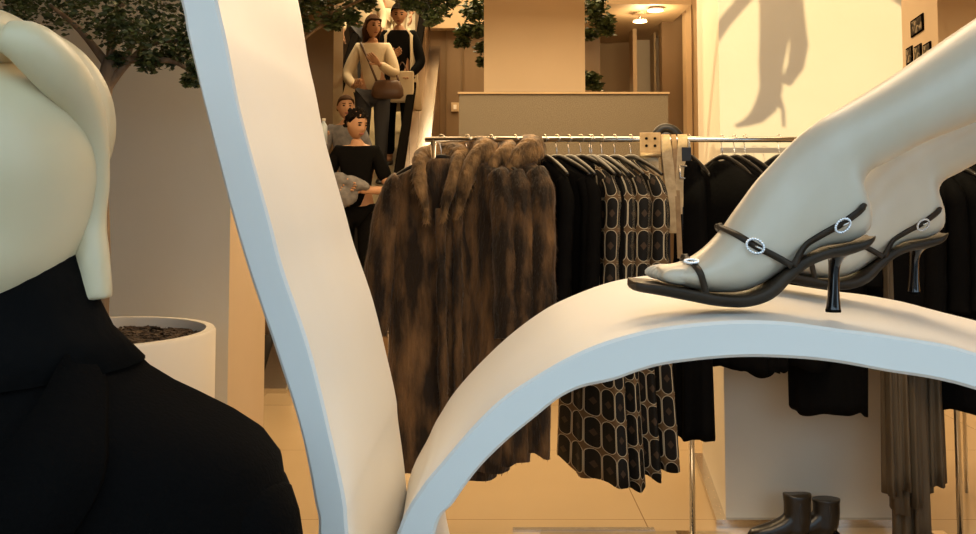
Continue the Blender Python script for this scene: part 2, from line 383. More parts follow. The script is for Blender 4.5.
L = [X_H(*p, YF) for p in [(180,0),(186,30),(198,81),(217,157),(231,212),(248,270),(275,350),(300,430),(314,500),(318,534)]]
R = [X_H(*p, YF) for p in [(217,0),(226,40),(240,111),(259,182),(271,225),(283,270),(310,350),(332,440),(345,500),(348,534)]]
L = [(-1.36,0),(-1.33,.6),(-1.27,1.1),(-1.15,1.5),(-.95,1.78),(-.72,1.92),(-.52,1.93),(-.40,1.88),(-.33,1.80)]+L+[(-.165,1.10),(-.19,.9)]
R = [(-1.41,0),(-1.38,.6),(-1.315,1.12),(-1.19,1.54),(-.98,1.83),(-.73,1.97),(-.51,1.98),(-.37,1.92),(-.29,1.82)]+R+[(-.118,1.10),(-.10,.9)]
mk('upright_band', ribbon(R, L, [(x+.004, z) for x, z in R], L, .004), 'white', disp, split=30)
AT = [X_H(*p, YF) for p in [(397,534),(421,489),(442,463),(473,427),(502,399),(535,377),(568,358),(600,344),(633,334),(667,327),(729,321),(784,322),(839,329),(904,338),(976,353)]]
AL = [X_H(*p, YF) for p in [(435,534),(454,503),(478,470),(506,442),(535,418),(559,399),(582,388),(613,381),(642,371),(672,364),(730,358),(780,358),(830,362),(882,371),(976,390)]]
AB = [X_H(*p, YB) for p in [(430,434),(442,411),(456,390),(478,365),(505,339),(533,317),(560,301),(600,285),(629,278),(660,275),(716,278),(765,281),(826,290),(872,296),(926,308)]]
ext = [(.60,1.30),(.78,1.19),(.92,1.0),(.99,.6),(1.0,0)]; 
AT = [(-.10,.9),(-.112,1.08)]+AT+ext
AB = [(-.10,.9),(-.114,1.08)]+AB+[(.78,1.29),(.92,1.18),(1.04,1.0),(1.1,.6),(1.1,0)]
AL = [(-.02,.9),(-.06,1.08)]+AL+[(.585,1.265),(.75,1.16),(.88,.98),(.94,.6),(.95,0)]
ABL = [(b[0]+(l[0]-a[0]), b[1]+(l[1]-a[1])) for a, b, l in zip(AT, AB, AL)]
mk('arch_band', ribbon(AT, AL, AB, ABL, .006), 'white', disp, split=30)
st = [(-.19,.905,-.02,.905),(-.2,.7,.0,.7),(-.24,.35,.04,.35),(-.34,.05,.14,.05),(-.34,0,.14,0)]
g = G(); g.loft([[(s[0],YF,s[1]),(s[2],YF,s[1]),(s[2],YB,s[1]),(s[0],YB,s[1])] for s in st]); mk('pedestal_stem', g, 'white', disp, False)
# ---- hanging display above the frame: its shadow falls on the pillar
YH = 1.5
def caster(px, py, Yp=4.42):
    s = P(px, py, Yp); return s-Vector((ST, 1, -SS))*(Yp-YH)
hang = thing('hanging_display', 'white ribbon hoop with a booted leg hung from the ceiling above', 'sculpture', caster(780, -40))
hp = [caster(*p) for p in [(640,190),(668,120),(700,60),(735,10),(780,-30),(830,-38),(880,-15),(930,25),(970,90)]]
hp = catmull(hp, 5); g = G(); rings = []
for i, p in enumerate(hp):
    t = (hp[min(i+1,len(hp)-1)]-hp[max(i-1,0)]).normalized(); u = t.cross(Vector((ST,1,-SS)).normalized()).normalized()*.027; k = Vector((ST,1,-SS)).normalized()*.05
    rings.append([p-u-k, p+u-k, p+u+k, p-u+k])
g.loft(rings); mk('hoop_band', g, 'white', hang, False)
def shade_tube(pts): # (px, py, half width px)
    path = [caster(x, y) for x, y, _ in pts]; rr = [h*4.42/F*.93 for *_, h in pts]; return path, rr
p_, r_ = shade_tube([(778,-120,24),(776,-60,20),(775,-20,17),(776,10,16),(774,40,14),(771,65,12),(771,90,11),(766,106,11),(757,117,8),(746,123,4),(736,126,2)])
mk('leg', G().tube(p_, r_, 16), 'figure', hang)
p_, r_ = shade_tube([(795,-20,6),(797,20,8),(799,45,9),(796,66,8),(786,84,5)])
mk('strap_loop', G().tube(p_, r_, 12), 'bleather', hang)
p_, r_ = shade_tube([(776,96,5),(783,110,2),(784,127,1.6)])
mk('heel', G().tube(p_, r_, 10), 'heel', hang)
for px in (735, 880):
    p = min(hp, key=lambda q: abs(q.x-caster(px, 0).x)); mk('cable', G().tube([p, (p.x, p.y, 3.2)], .003, 6), 'steel', hang)
# ================================================================ LEGS AND SANDALS
YL = 1.0
SEC = [((657,270),(658,277),.016),((659,266.5),(662,281),.026),((668,264.5),(670,284),.032),((680,262),(682,286),.036),((692,257),(693,289),.0385),((706,246.5),(712,292),.0395),((722,229),(738,291.5),.038),
       ((733,213),(760,284),.036),((743,199),(785,268),.034),((756,181),(818,248),.032),((768,167.5),(850,242),.032),((782,152.5),(868.5,229),.034),((794,140),(869,209),.035),((807,129),(861,187),.036),
       ((824,117),(868,172),.037),((845,105),(886,162),.040),((890,77.5),(926,141),.046),((942,41.5),(975,122),.051),((1000,2),(1030,97),.056),((1075,-50),(1100,68),.060),((1150,-100),(1178,30),.060),((1200,-150),(1250,-20),.066),((1190,-250),(1330,-170),.072),((1150,-420),(1310,-400),.080),((1130,-560),(1300,-560),.086)]
def lp(q, Y=YL): return P(q[0], q[1], Y)
def leg_g():
    rings = []
    ctr = []
    for T, B, wd in SEC:
        t = lp(T); b = lp(B); ctr.append(((t+b)/2, (t-b)/2, wd))
    # densify
    cs = catmull([c[0] for c in ctr], 3); hs = catmull([c[1] for c in ctr], 3); ws = catmull([Vector((c[2],0,0)) for c in ctr], 3)
    for c, h, wv in zip(cs, hs, ws):
        rings.append([c+h*math.cos(2*PI*k/28)+Vector((0,1,0))*wv.x*math.sin(2*PI*k/28) for k in range(28)])
    g = G(); g.loft(rings); return g, cs, hs, [v.x for v in ws]
lg, CS, HS, WS = leg_g()
front_leg = mk('mannequin_leg', lg, 'figure', thing('leg_mannequin', 'pale resin mannequin leg in front, its foot in the sandal nearest the viewer', 'mannequin', lp((735,300))))
front_leg.name = 'foot_and_calf'
# toes: shallow clefts are cut by little rounded toe caps
tg = G()
for k in range(5):
    yy = -.026+.0135*k; ln = (0.000, .002, .003, .004, .009)[k] if False else (.008, .003, .001, -.004, -.008)[4-k]
    c0 = lp((668, 273.5)); tg.ell((c0.x+.004-ln*.5, YL+yy, c0.z-.0005), (.020, .0078, .0085), 12, 8)
mk('toe', tg, 'figure', front_leg.parent)
bpy.data.objects['toe'].name = 'toes'
def surf(px, py, side):
    """point and outward normal on the leg surface seen at (px,py); side -1 near, +1 far"""
    yg = YL+side*.03*(1 if side < 0 else 1)
    q = P(px, py, yg if side < 0 else YL-.03)           # far side mirrors the near one
    best = None
    for i in range(len(CS)-1):
        a0 = CS[i]; a1 = CS[i+1]
        for s in (0, .5):
            c = a0.lerp(a1, s); h = HS[i].lerp(HS[i+1], s); hl = h.length; hd = h/hl; ax = (a1-a0).normalized()
            d = q-c; d.y = 0; rho = d.dot(hd)/hl; off = (d-hd*d.dot(hd)).length
            if best is None or off < best[0]: best = (off, c, hd, hl, max(-.985, min(.985, rho)), WS[i]+(WS[i+1]-WS[i])*s)
    off, c, hd, hl, rho, wd = best
    y = wd*math.sqrt(1-rho*rho)
    p = Vector((q.x, YL+side*y, q.z)); n = (hd*(rho/hl)+Vector((0, side*math.sqrt(1-rho*rho)/wd, 0))).normalized(); return p, n
def strap(pts, width=.0062, th=.0022, lift=.0005):
    """pts: list of (point, normal)"""
    P_ = catmull([p for p, n in pts], 6); N_ = catmull([n for p, n in pts], 6); rings = []
    for i, (p, n) in enumerate(zip(P_, N_)):
        n = n.normalized(); t = (P_[min(i+1,len(P_)-1)]-P_[max(i-1,0)]).normalized(); b = t.cross(n).normalized()*width/2; n = b.cross(t).normalized()*(1 if b.cross(t).dot(n) > 0 else -1)
        rings.append([p+b+n*lift, p+b*.9+n*(lift+th), p-b*.9+n*(lift+th), p-b+n*lift])
    g = G(); g.loft(rings); return g
def sole_pt(px, py, side, w=.034): p = P(px, py, YL-.034 if side else YL); return Vector((p.x, YL+side*w, p.z))
def side_path(pix, side): return [surf(x, y, side) for x, y in pix]
sand = thing('heeled_sandal', 'dark brown strappy heeled sandal with crystal buckles on the front foot', 'sandal', lp((735,306)), 'strappy sandals')
# sole: centre line (px,py at YL), thickness, half width
SO = [(632,279.6,9,.030),(640,280.6,10,.0345),(661,282.5,11.5,.038),(690,287.5,12,.040),(712,292,11.5,.041),(738,292.5,12.5,.039),(758,285.5,14,.036),(776,271,13,.031),(797,257.5,11,.026),(820,248.5,10,.026),(838,244.5,11,.0265),(855,240.5,9,.0265),(866,236.5,5,.020),(871,235,2.5,.012)]
so_c = catmull([lp((a, b)) for a, b, *_ in SO], 5); so_t = catmull([Vector((t_/F, w_, 0)) for *_, t_, w_ in SO], 5); rings = []
for i, (c, tw) in enumerate(zip(so_c, so_t)):
    t = (so_c[min(i+1,len(so_c)-1)]-so_c[max(i-1,0)]).normalized(); dn = Vector((t.z, 0, -t.x)); 
    if dn.z > 0: dn = -dn
    w_ = tw.y; h = tw.x
    rings.append([c+Vector((0,-w_*.96,0)), c+Vector((0,-w_,0))+dn*.0015, c+Vector((0,-w_*1.0,0))+dn*h*.45, c+Vector((0,-w_*.9,0))+dn*h*.8, c+Vector((0,-w_*.5,0))+dn*h, c+Vector((0,w_*.5,0))+dn*h, c+Vector((0,w_*.9,0))+dn*h*.8, c+Vector((0,w_,0))+dn*h*.45, c+Vector((0,w_,0))+dn*.0015, c+Vector((0,w_*.96,0)), c+Vector((0,w_*.5,0))+dn*.0012, c+Vector((0,-w_*.5,0))+dn*.0012])
g = G(); g.loft(rings); mk('sole', g, 'sandal', sand, split=60)
# heel
HL = [(843,247,15,.0215),(838.5,253,11,.017),(835.5,260,6.5,.0115),(834,270,5,.008),(833.5,290,5.4,.0075),(833.4,304,6.6,.008),(833.2,309,7.2,.0085)]
hc = catmull([lp((a, b)) for a, b, *_ in HL], 4); hw = catmull([Vector((a/F, b, 0)) for *_, a, b in HL], 4)
g = G(); g.loft([[c+Vector((w_.x*math.cos(2*PI*k/20), w_.y*math.sin(2*PI*k/20), 0)) for k in range(20)] for c, w_ in zip(hc, hw)]); he = mk('heel', g, 'heel', sand, split=60)
c0 = lp((833.2, 309)); g = G(); g.tube([c0, c0-Vector((0,0,.003))], .0078, 16); mk('heel_tip', g, 'rubber', he)
def both(pix, sole_at, wid, name='strap'):
    near = [(sole_pt(*sole_at, -1), Vector((0,-1,0)))]+side_path(pix, -1); far = [(sole_pt(*sole_at, 1), Vector((0,1,0)))]+side_path(pix, 1)
    # round over the top/back: meet on the mid plane
    a, b = near[-1], far[-1]; mid = (a[0]+b[0])/2; n = (a[1]+b[1]).normalized()
    rad = (a[0]-mid).length; mid = mid+n*min(rad*.42, .010)
    path = near+[(mid, n)]+far[::-1]
    return mk(name, strap(path, wid), 'sandal', sand)
both([(702,282),(698,272),(694,265),(691,261)], (706,294), .0068, 'toe_strap')
both([(775,256),(756,247),(738,236),(727,229.5)], (792,266), .0070, 'instep_strap')
both([(806,246),(822,235),(841,224),(857,212.5),(863.5,206)], (793,266), .0072, 'ankle_strap')
def buckle(px, py, rx, ry, ang, flat=0):
    p, n = surf(px, py, -1)
    u = Vector((math.cos(ang), 0, math.sin(ang))); u = (u-n*u.dot(n)).normalized(); v = n.cross(u); g = G(); n_ = 20
    ring = [p+n*.0045+u*rx*math.cos(2*PI*k/n_)+v*ry*math.sin(2*PI*k/n_) for k in range(n_)]
    g.tube(ring+[ring[0]], .0010, 6); bk = mk('buckle', g, 'chrome', sand)
    g = G()
    for q in ring: g.ell(q+n*.0006, (.00145,)*3, 8, 5)
    for q in ring: pass
    mk('crystals', g, 'crystal', bk, False)
    g = G(); g.tube([p+n*.005-u*rx*.0, p+n*.0062+u*rx*.85], .0009, 6); mk('prong', g, 'chrome', bk)
buckle(752.5, 246, .0090, .0068, math.radians(-25)); buckle(841, 224.5, .0088, .0066, math.radians(28)); buckle(692, 266, .0068, .0042, math.radians(-5))
OFF = P(942, 224, 1.25)-P(869, 228, 1.0); OFF = Vector((OFF.x, .25, -.007))
s2 = copytree(sand); s2.location = sand.location+OFF; s2['label'] = 'dark brown strappy heeled sandal on the rear foot, partly behind the front one'
m2 = copytree(front_leg.parent); m2.location = front_leg.parent.location+OFF; m2['label'] = 'pale resin mannequin leg behind, lower at the right edge, in the farther sandal'
m2['group'] = front_leg.parent['group'] = 'pair of mannequin legs on the arch'
# ================================================================ MANNEQUIN BUST (left foreground)
YM = .75
mx = P(-15, 150, YM).x
mann = thing('mannequin', 'pale faceless mannequin with sculpted hair in a black tailored coat', 'mannequin', (mx, YM, 0))
def hm(px): return (px)*YM/F
fo = [(66,52),(80,80),(100,98),(130,109),(165,112),(200,106),(235,98),(262,87),(285,73),(305,55),(320,37),(331,18)]
fo = [(45,30)]+fo+[(335,7)]
rings = []
for py, hwp in fo:
    z = P(0, py, YM).z; rx = hm(hwp); ry = rx*1.08+.004; cy = YM+.01-(.012 if py > 260 else 0)
    rings.append([(mx+rx*math.cos(2*PI*k/32), cy+ry*math.sin(2*PI*k/32), z) for k in range(32)])
g = G(); g.loft(rings); 
zc_ = P(0, 185, YM).z
ztop = P(0, 320, YM).z; zlow = P(0, 400, YM).z
g2 = G(); g2.tube([(mx, YM+.02, ztop+.04), (mx, YM+.015, zlow)], .05, 20)
hd = mk('head', baked(g, [('SUBSURF', dict(levels=1))]), 'facemat', mann)
mk('neck', g2, 'facemat', mann)
# hair: lobes fused together
def hpz(px, py, dy=0): p = P(px, py, YM); return Vector((p.x, YM+dy, p.z))
hg = G()
hg.ell(hpz(-15, 122, .040), (.083, .082, .086), 28, 18)
for s in (1, -1):
    def h2(px, py, dy): p = hpz(px, py, dy); p.x = mx+s*(p.x-mx); return p
    path = [h2(40,48,-.058), h2(62,56,-.052), h2(78,78,-.034), h2(86,105,-.010), h2(88,140,.008), h2(86,180,.018), h2(79,222,.022), h2(81,262,.020), h2(83,302,.020)]
    rr = [.012,.0185,.0195,.0165,.0130,.0115,.0125,.0145,.0150]
    pr_ = catmull([Vector((a_,0,0)) for a_ in rr], 4); hg.tube(catmull(path, 4), [v.x for v in pr_], 16, 1.0, up=(1,0,0))
hg.ell(hpz(-2, 42, -.018), (.036, .072, .0245), 22, 14, M=Matrix.Rotation(math.radians(10), 3, 'Y'))
hg.ell(hpz(-50, 48, -.018), (.034, .066, .024), 20, 12)
hg = baked(hg, [('REMESH', dict(mode='VOXEL', voxel_size=.0035)), ('SMOOTH', dict(factor=.6, iterations=4))])
mk('sculpted_hair', hg, 'facemat', mann)
def zz(py): return P(0, py, YM).z
# turtleneck
rings = []
for py, hwp, dy in [(255,76,.012),(262,86,.012),(285,96,.010),(310,104,.012),(345,118,.018),(380,150,.02)]:
    rx = hm(hwp); rings.append([(mx+rx*math.cos(2*PI*k/32), YM+dy+rx*.85*math.sin(2*PI*k/32), zz(py)+.010*math.cos(2*PI*k/32)*1) for k in range(32)])
g = G(); g.loft(rings); mk('turtleneck', g, 'black', mann)
# coat body
TB = [(332,104,.066),(345,116,.074),(362,136,.084),(380,154,.092),(398,184,.099),(412,214,.105),(428,246,.110),(446,274,.114),(470,292,.118),(534,302,.120)]
rings = []
def cring(z, rx, ry, pw=2.4, dy=.02):
    r = []
    for k in range(48):
        t = 2*PI*k/48; c = math.cos(t); s = math.sin(t); r.append((mx+rx*math.copysign(abs(c)**(2/pw), c), YM+dy+ry*math.copysign(abs(s)**(2/pw), s), z))
    return r
for py, hwp, ry in TB: rings.append(cring(zz(py), hm(hwp), ry))
for z, rx, ry in [(1.1,.19,.12),(1.0,.18,.115),(.85,.20,.125),(.6,.225,.14),(.42,.24,.15)]: rings.append(cring(z, rx, ry))
g = G(); g.loft(rings); ct = mk('coat', g, 'blackwool', mann)
for s in (1, -1):
    sh = [(mx+s*hm(225), zz(482)), (mx+s*hm(240), zz(500)), (mx+s*hm(252), zz(525)), (mx+s*hm(262), zz(560)), (mx+s*.235, 1.0), (mx+s*.24, .85), (mx+s*.235, .7)]
    g = G(); g.tube(catmull([(x, YM+.02-.01*i/6, z) for i, (x, z) in enumerate(sh)], 4), [.040+.006*min(1, i/6)+.0*i for i in range(25)], 20, 1.25, up=(1,0,0)); mk('sleeve', g, 'blackwool', ct)
    # lapel
    def fz(py, hx): return (mx+s*hm(hx), zz(py))
    A = [fz(348,104), fz(385,100), fz(430,80), fz(490,58), fz(560,30), fz(640,4)]; B = [fz(345,118), fz(392,150), fz(440,168), fz(490,150), fz(560,90), fz(640,10)]
    A = catmull([Vector((x,0,z)) for x, z in A], 4); B = catmull([Vector((x,0,z)) for x, z in B], 4); rings = []
    for i, (a_, b_) in enumerate(zip(A, B)):
        q = i/(len(A)-1)
        def fy(x, z):
            # front of the coat body at this height
            zs = [(zz(p[0]), hm(p[1]), p[2]) for p in TB]+[(1.1,.19,.12),(1.0,.18,.115),(.85,.2,.125)]
            for (z1, r1, d1), (z2, r2, d2) in zip(zs, zs[1:]):
                if z2 <= z <= z1:
                    t = (z1-z)/(z1-z2); rx = r1+(r2-r1)*t; ry = d1+(d2-d1)*t; break
            else: rx, ry = (zs[0][1], zs[0][2]) if z > zs[0][0] else (.2, .125)
            u = min(.97, abs(x-mx)/rx); return YM+.02-ry*(1-u**2.4)**(1/2.4)
        ya = fy(a_.x, a_.z); yb = fy(b_.x, b_.z)
        rings.append([(a_.x, ya-.010, a_.z), (b_.x, yb-.010, b_.z), (b_.x, yb-.002, b_.z), (a_.x, ya-.0, a_.z)])
    g = G(); g.loft(rings); mk('lapel', g, 'blackwool', ct)
    # trouser leg and foot below
    g = G(); g.tube([(mx+s*.09, YM+.02, .5), (mx+s*.09, YM+.02, .3), (mx+s*.09, YM+.02, .05)], [.085,.075,.06], 16); mk('trouser_leg', g, 'blackwool', mann)
g = G(); g.tube([(mx, YM+.02, .0), (mx, YM+.02, .02)], .19, 40); mk('base_plate', g, 'steel', mann, False)
# ================================================================ PLANTERS AND TREES
def planter(cx, cy, r, h, label, m='planter'):
    t = thing('round_planter', label, 'planter', (cx, cy, 0)); prof = [(r*.93,0),(r*.97,h*.03),(r,h*.5),(r,h-.01),(r-.006,h),(r-.035,h),(r-.04,h-.012),(r-.04,h-.09),(0.01,h-.09)]
    g = G(); g.loft([[(cx+a*math.cos(2*PI*k/64), cy+a*math.sin(2*PI*k/64), z) for k in range(64)] for a, z in prof]); mk('pot', g, m, t, split=40); return t
def soil(cx, cy, r, z, t, chips=700):
    g = G(); rings = []
    for i in range(14):
        a = r*(1-i/14)+.001; rings.append([(cx+a*math.cos(2*PI*k/48), cy+a*math.sin(2*PI*k/48), z+.012*noise.noise((a*20, k*.9, 3))) for k in range(48)])
    g.loft(rings, cap=False)
    for _ in range(chips):
        a = r*math.sqrt(random.random())*.97; th = random.random()*2*PI; s = random.uniform(.008, .022); c = Vector((cx+a*math.cos(th), cy+a*math.sin(th), z+.006))
        M = Matrix.Rotation(random.random()*6, 3, 'Z')@Matrix.Rotation(random.uniform(-.6,.6), 3, 'X'); q = [M@Vector(v) for v in ((-s,-s*.4,0),(s,-s*.5,0),(s,s*.4,0),(-s,s*.5,0))]
        g.add([c+v for v in q]+[c+v+Vector((0,0,.006)) for v in q], [(0,3,2,1),(4,5,6,7),(0,1,5,4),(1,2,6,5),(2,3,7,6),(3,0,4,7)])
    mk('bark_mulch', g, 'soil', t, False)
pc = P(94, 331, 3.55); pr = 116*3.55/F; ph = pc.z
pl = planter(pc.x, 3.55, pr, ph, 'large round white planter filled with bark mulch behind the black coat'); soil(pc.x, 3.55, pr-.042, ph-.045, pl)
def leaves(g, blobs, per, size):
    for (c, r) in blobs:
        c = Vector(c)
        for _ in range(per):
            d = Vector((random.gauss(0,1), random.gauss(0,1), random.gauss(0,1))).normalized(); p = c+d*r*random.uniform(.35, 1.0)
            s = size*random.uniform(.6, 1.3)
            M = Matrix.Rotation(random.random()*6.3, 3, 'Z')@Matrix.Rotation(random.random()*3, 3, 'X')
            q = [Vector((0,0,0)), Vector((s*.4,-s*.34,.04*s)), Vector((s,0,-.1*s)), Vector((s*.4,s*.34,.04*s))]; g.add([p+M@v for v in q], [(0,1,2,3)])
def tree(base, trunk, branches, blobs, label, lsize=.03, per=150, name='indoor_tree'):
    t = thing(name, label, 'tree', base); g = G(); g.tube(catmull([base]+trunk, 4), [.05-.024*i/(4*len(trunk)) for i in range(4*len(trunk)+1)], 12); tr = mk('trunk', g, 'bark', t)
    for br in branches:
        g = G(); pth = catmull(br, 4); g.tube(pth, [.018*(1-.75*i/len(pth)) for i in range(len(pth))], 7); mk('branch', g, 'bark', t)
    g = G(); leaves(g, blobs, per, lsize); mk('foliage', g, 'leaf', t, False); return t
def blobpx(lst, Y): return [(P(x, y, Y+dy), r*Y/F) for x, y, r, dy in lst]
Y1 = 3.55
top = P(92, 70, Y1)
bl = blobpx([(100,10,30,-.2),(135,-5,34,0),(115,30,22,-.1),(140,35,24,-.15),(160,30,26,0),(170,55,16,.1),(185,48,18,0),(198,68,12,-.1),(150,62,12,0),(60,12,26,.1),(75,-20,40,.2),(30,-10,34,.1),(175,5,36,.2),(192,80,8,0),(200,25,24,0),(20,8,20,0),(120,60,9,0),(215,10,30,0),(118,-40,60,.2),(10,-40,50,.2),(190,-45,50,0)], Y1)
tree((pc.x, 3.55, ph-.05), [P(98,250,Y1), P(96,150,Y1), P(102,100,Y1), P(110,60,Y1)],
     [[P(103,95,Y1), P(125,66,Y1), P(150,45,Y1), P(185,40,Y1)], [P(106,72,Y1), P(128,55,Y1), P(135,20,Y1)], [P(108,65,Y1), P(80,30,Y1), P(50,5,Y1)], [P(110,60,Y1), P(150,60,Y1), P(175,62,Y1), P(196,76,Y1)], [P(110,62,Y1), P(118,10,Y1), P(150,-20,Y1)]],
     bl, 'small-leaved tree growing in the white planter behind the mannequin head', .024, 300)
Y3 = 7.9; b3 = P(268, 380, 7.9)
p3 = planter(b3.x, 7.9, 14*7.9/F, P(268, 333, 7.9).z, 'dark planter on the honey floor seen past the left column', 'dark'); 
mk('bark_mulch', G().tube([(b3.x, 7.9, .3), (b3.x, 7.9, P(268, 333, 7.9).z-.03)], 14*7.9/F-.045, 24), 'soil', p3, False)
bl = blobpx([(300,5,16,0),(320,10,18,0),(345,0,20,0),(335,22,10,0),(305,25,9,0),(352,18,10,0),(368,4,9,0),(400,-10,14,-.3),(425,2,14,-.3),(440,8,14,-.3),(432,18,8,-.3),(448,-5,14,-.3),(280,10,20,0),(410,3,8,-.3),(290,-20,30,0),(340,-25,30,0),(395,-28,30,-.2)], Y3)
tree((b3.x, 7.9, P(268,340,7.9).z-.05), [P(270,200,Y3), P(275,100,Y3), P(290,45,Y3)], [[P(290,45,Y3), P(330,15,Y3), P(400,-12,Y3-.3), P(440,8,Y3-.3)], [P(285,60,Y3), P(315,30,Y3), P(350,15,Y3)], [P(290,45,Y3), P(300,0,Y3)]], bl, 'small-leaved tree whose branches hang in front of the escalator top', .055, 150)
Y2 = 9.9; b2 = P(535, 330, Y2)
p2 = planter(b2.x, Y2, .35, .6, 'dark planter behind the centre column', 'dark'); p2['label'] = 'dark round planter standing hidden behind the pale centre column'
mk('bark_mulch', G().tube([(b2.x, Y2, .3), (b2.x, Y2, .56)], .3, 24), 'soil', p2, False)
bl = blobpx([(472,12,11,0),(465,32,9,0),(480,30,10,0),(462,42,6,0),(481,8,14,0),(484,62,5,0),(482,48,7,0),(592,10,14,0),(603,22,10,0),(596,0,14,0),(606,30,7,0),(590,80,9,0),(595,86,6,0),(589,34,6,0),(530,0,40,.2),(500,20,24,.2),(570,20,24,.2),(575,75,14,.2),(530,-40,40,.2)], Y2)
tree((b2.x, Y2, .5), [P(530,200,Y2), P(535,100,Y2), P(530,50,Y2)], [[P(530,60,Y2), P(500,35,Y2), P(470,32,Y2)], [P(532,70,Y2), P(565,40,Y2), P(605,25,Y2)], [P(534,100,Y2), P(560,85,Y2), P(592,82,Y2)]], bl, 'small-leaved tree showing on both sides of the pale centre column', .065, 170)
# ================================================================ ESCALATOR
SL = .66
def SH(Y): return .51+(Y-8.2)*SL
esc = thing('escalator', 'bronze sided escalator with pale steps and black handrails carrying people down', 'escalator', (-1.19, 7.4, 0))
XL, XR = -1.53, -.83
run = .303; Y0 = 7.43; i = 0
while Y0+run*i < 14.2:
    ya = Y0+run*i; h = .2*(i+1)-.2+.0; z1 = h+.2-.0; g = G(); g.box((XL+.01, ya, z1-.2-.02), (XR-.01, ya+run+.01, z1)); 
    for k in range(13): x = XL+.03+k*.052; g.box((x, ya+.0, z1), (x+.026, ya+run-.01, z1+.006))
    mk('step', g, 'tread', esc, False); i += 1
def slab(x0, x1, lo, hi, ya, yb, n=1):
    g = G(); g.loft([[(x0, y, SH(y)+lo), (x1, y, SH(y)+lo), (x1, y, SH(y)+hi), (x0, y, SH(y)+hi)] for y in (ya, yb)]); return g
for s, x in ((-1, XL), (1, XR)):
    o0, o1 = (x-.05, x-.01) if s < 0 else (x+.01, x+.05)
    mk('balustrade', slab(o0, o1, .12, .90, 7.5, 14.3), 'bronze', esc, False)
    mk('handrail', slab(min(o0,o1)-.03, max(o0,o1)+.02, .90, .985, 7.4, 14.3), 'rubber', esc, False, bevel=.02)
    o2 = (x-.20, x-.0) if s < 0 else (x+.0, x+.20)
    mk('deck', slab(o2[0], o2[1], .06, .12, 7.3, 14.3), 'steel', esc, False)
    mk('side_cladding', slab(o2[0]+.01, o2[1]-.01, -1.0, .06, 8.0, 14.3), 'bronze', esc, False)
    g = G()
    for yy in (8.2, 9.4, 10.6, 11.8): g.box((o1+.0 if s > 0 else o0-.004, yy, SH(yy)+.14), (o1+.004 if s > 0 else o0, yy+.012, SH(yy)+.90))
    mk('panel_joint', g, 'steel', esc, False)
# ================================================================ PEOPLE
def head_g(c, yaw=0, tilt=0, s=1.0):
    g = G(); rings = []; R = Matrix.Rotation(yaw, 3, 'Z')@Matrix.Rotation(tilt, 3, 'X'); nv, nu = 22, 28
    for i in range(nv):
        ph = PI*(i+.3)/(nv-.4); r = []
        for j in range(nu):
            th = 2*PI*j/nu; x = .076*math.sin(ph)*math.cos(th); y = .096*math.sin(ph)*math.sin(th); z = .118*math.cos(ph)
            k = max(0, -z/.118); x *= 1-.30*k*k; 
            if y > 0: y *= 1-.35*k
            fr = max(0, -y/.096)
            nose = math.exp(-(x/.013)**2-((z+.018)/.024)**2)*.024*fr; ey = math.exp(-((abs(x)-.031)/.014)**2-((z-.008)/.012)**2)*.008*fr; mo = math.exp(-(x/.026)**2-((z+.062)/.007)**2)*.005*fr
            chin = math.exp(-(x/.03)**2-((z+.105)/.02)**2)*.008*fr
            ear = math.exp(-((abs(x)-.076)/.012)**2-(y/.014)**2-((z)/.03)**2)*.016
            y += -nose+ey+mo-chin; x += math.copysign(ear, x); r.append(Vector(c)+R@(Vector((x, y, z))*s))
        rings.append(r)
    g.loft(rings); return g
def hair_g(c, yaw=0, tilt=0, s=1.0, long=0, curly=0, bun=False):
    R = Matrix.Rotation(yaw, 3, 'Z')@Matrix.Rotation(tilt, 3, 'X'); g = G(); rings = []; nv, nu = 16, 26
    for i in range(nv):
        ph = PI*.62*(i+.2)/nv; r = []
        for j in range(nu):
            th = 2*PI*j/nu; y = .108*math.sin(ph)*math.sin(th)+.008; f = max(0, -math.sin(th))
            x = .088*math.sin(ph)*math.cos(th); z = .128*math.cos(ph)+.002
            if f > .2: z = max(z, .045+.035*min(1, (f-.2)*2)) 
            else: z -= long*max(0, (ph-1.2))*.6
            k = 1+curly*noise.noise((x*40, y*40, z*40+5)); r.append(Vector(c)+R@(Vector((x*k, y*k, z*k))*s))
        rings.append(r)
    g.loft(rings)
    if bun: g.ell(Vector(c)+R@Vector((0,.03,.14)), (.036,.036,.03), 12, 8)
    if long > 0:
        for sx_ in (1,-1): g.tube([Vector(c)+R@Vector(v) for v in ((sx_*.075,.01,.03),(sx_*.084,.02,-.05),(sx_*.078,.03,-.12*long-.05))], [.02,.026,.012], 8)
    return g
def hand_g(wrist, dirv, palm_n, s=1.0):
    d = Vector(dirv).normalized(); n = Vector(palm_n); n = (n-d*n.dot(d)).normalized(); u = d.cross(n); w_ = Vector(wrist)
    g = G(); g.loft([[w_+d*a+u*bw*math.cos(t)+n*.012*math.sin(t) for t in [2*PI*k/12 for k in range(12)]] for a, bw in ((-.01,.022),(.03,.036),(.07,.040),(.085,.036))])
    for k, (off, L_) in enumerate(((-.030,.066),(-.010,.076),(.010,.070),(.029,.055))):
        b0 = w_+d*.078+u*off; g.tube([b0-d*.02, b0+d*L_*.4+n*.006, b0+d*L_*.75+n*.022, b0+d*L_*.9+n*.040], [.0095,.009,.008,.006], 7)
    b0 = w_+d*.02-u*.030; g.tube([b0, b0+d*.025-u*.022+n*.008, b0+d*.052-u*.026+n*.022], [.0115,.010,.007], 7)
    return g
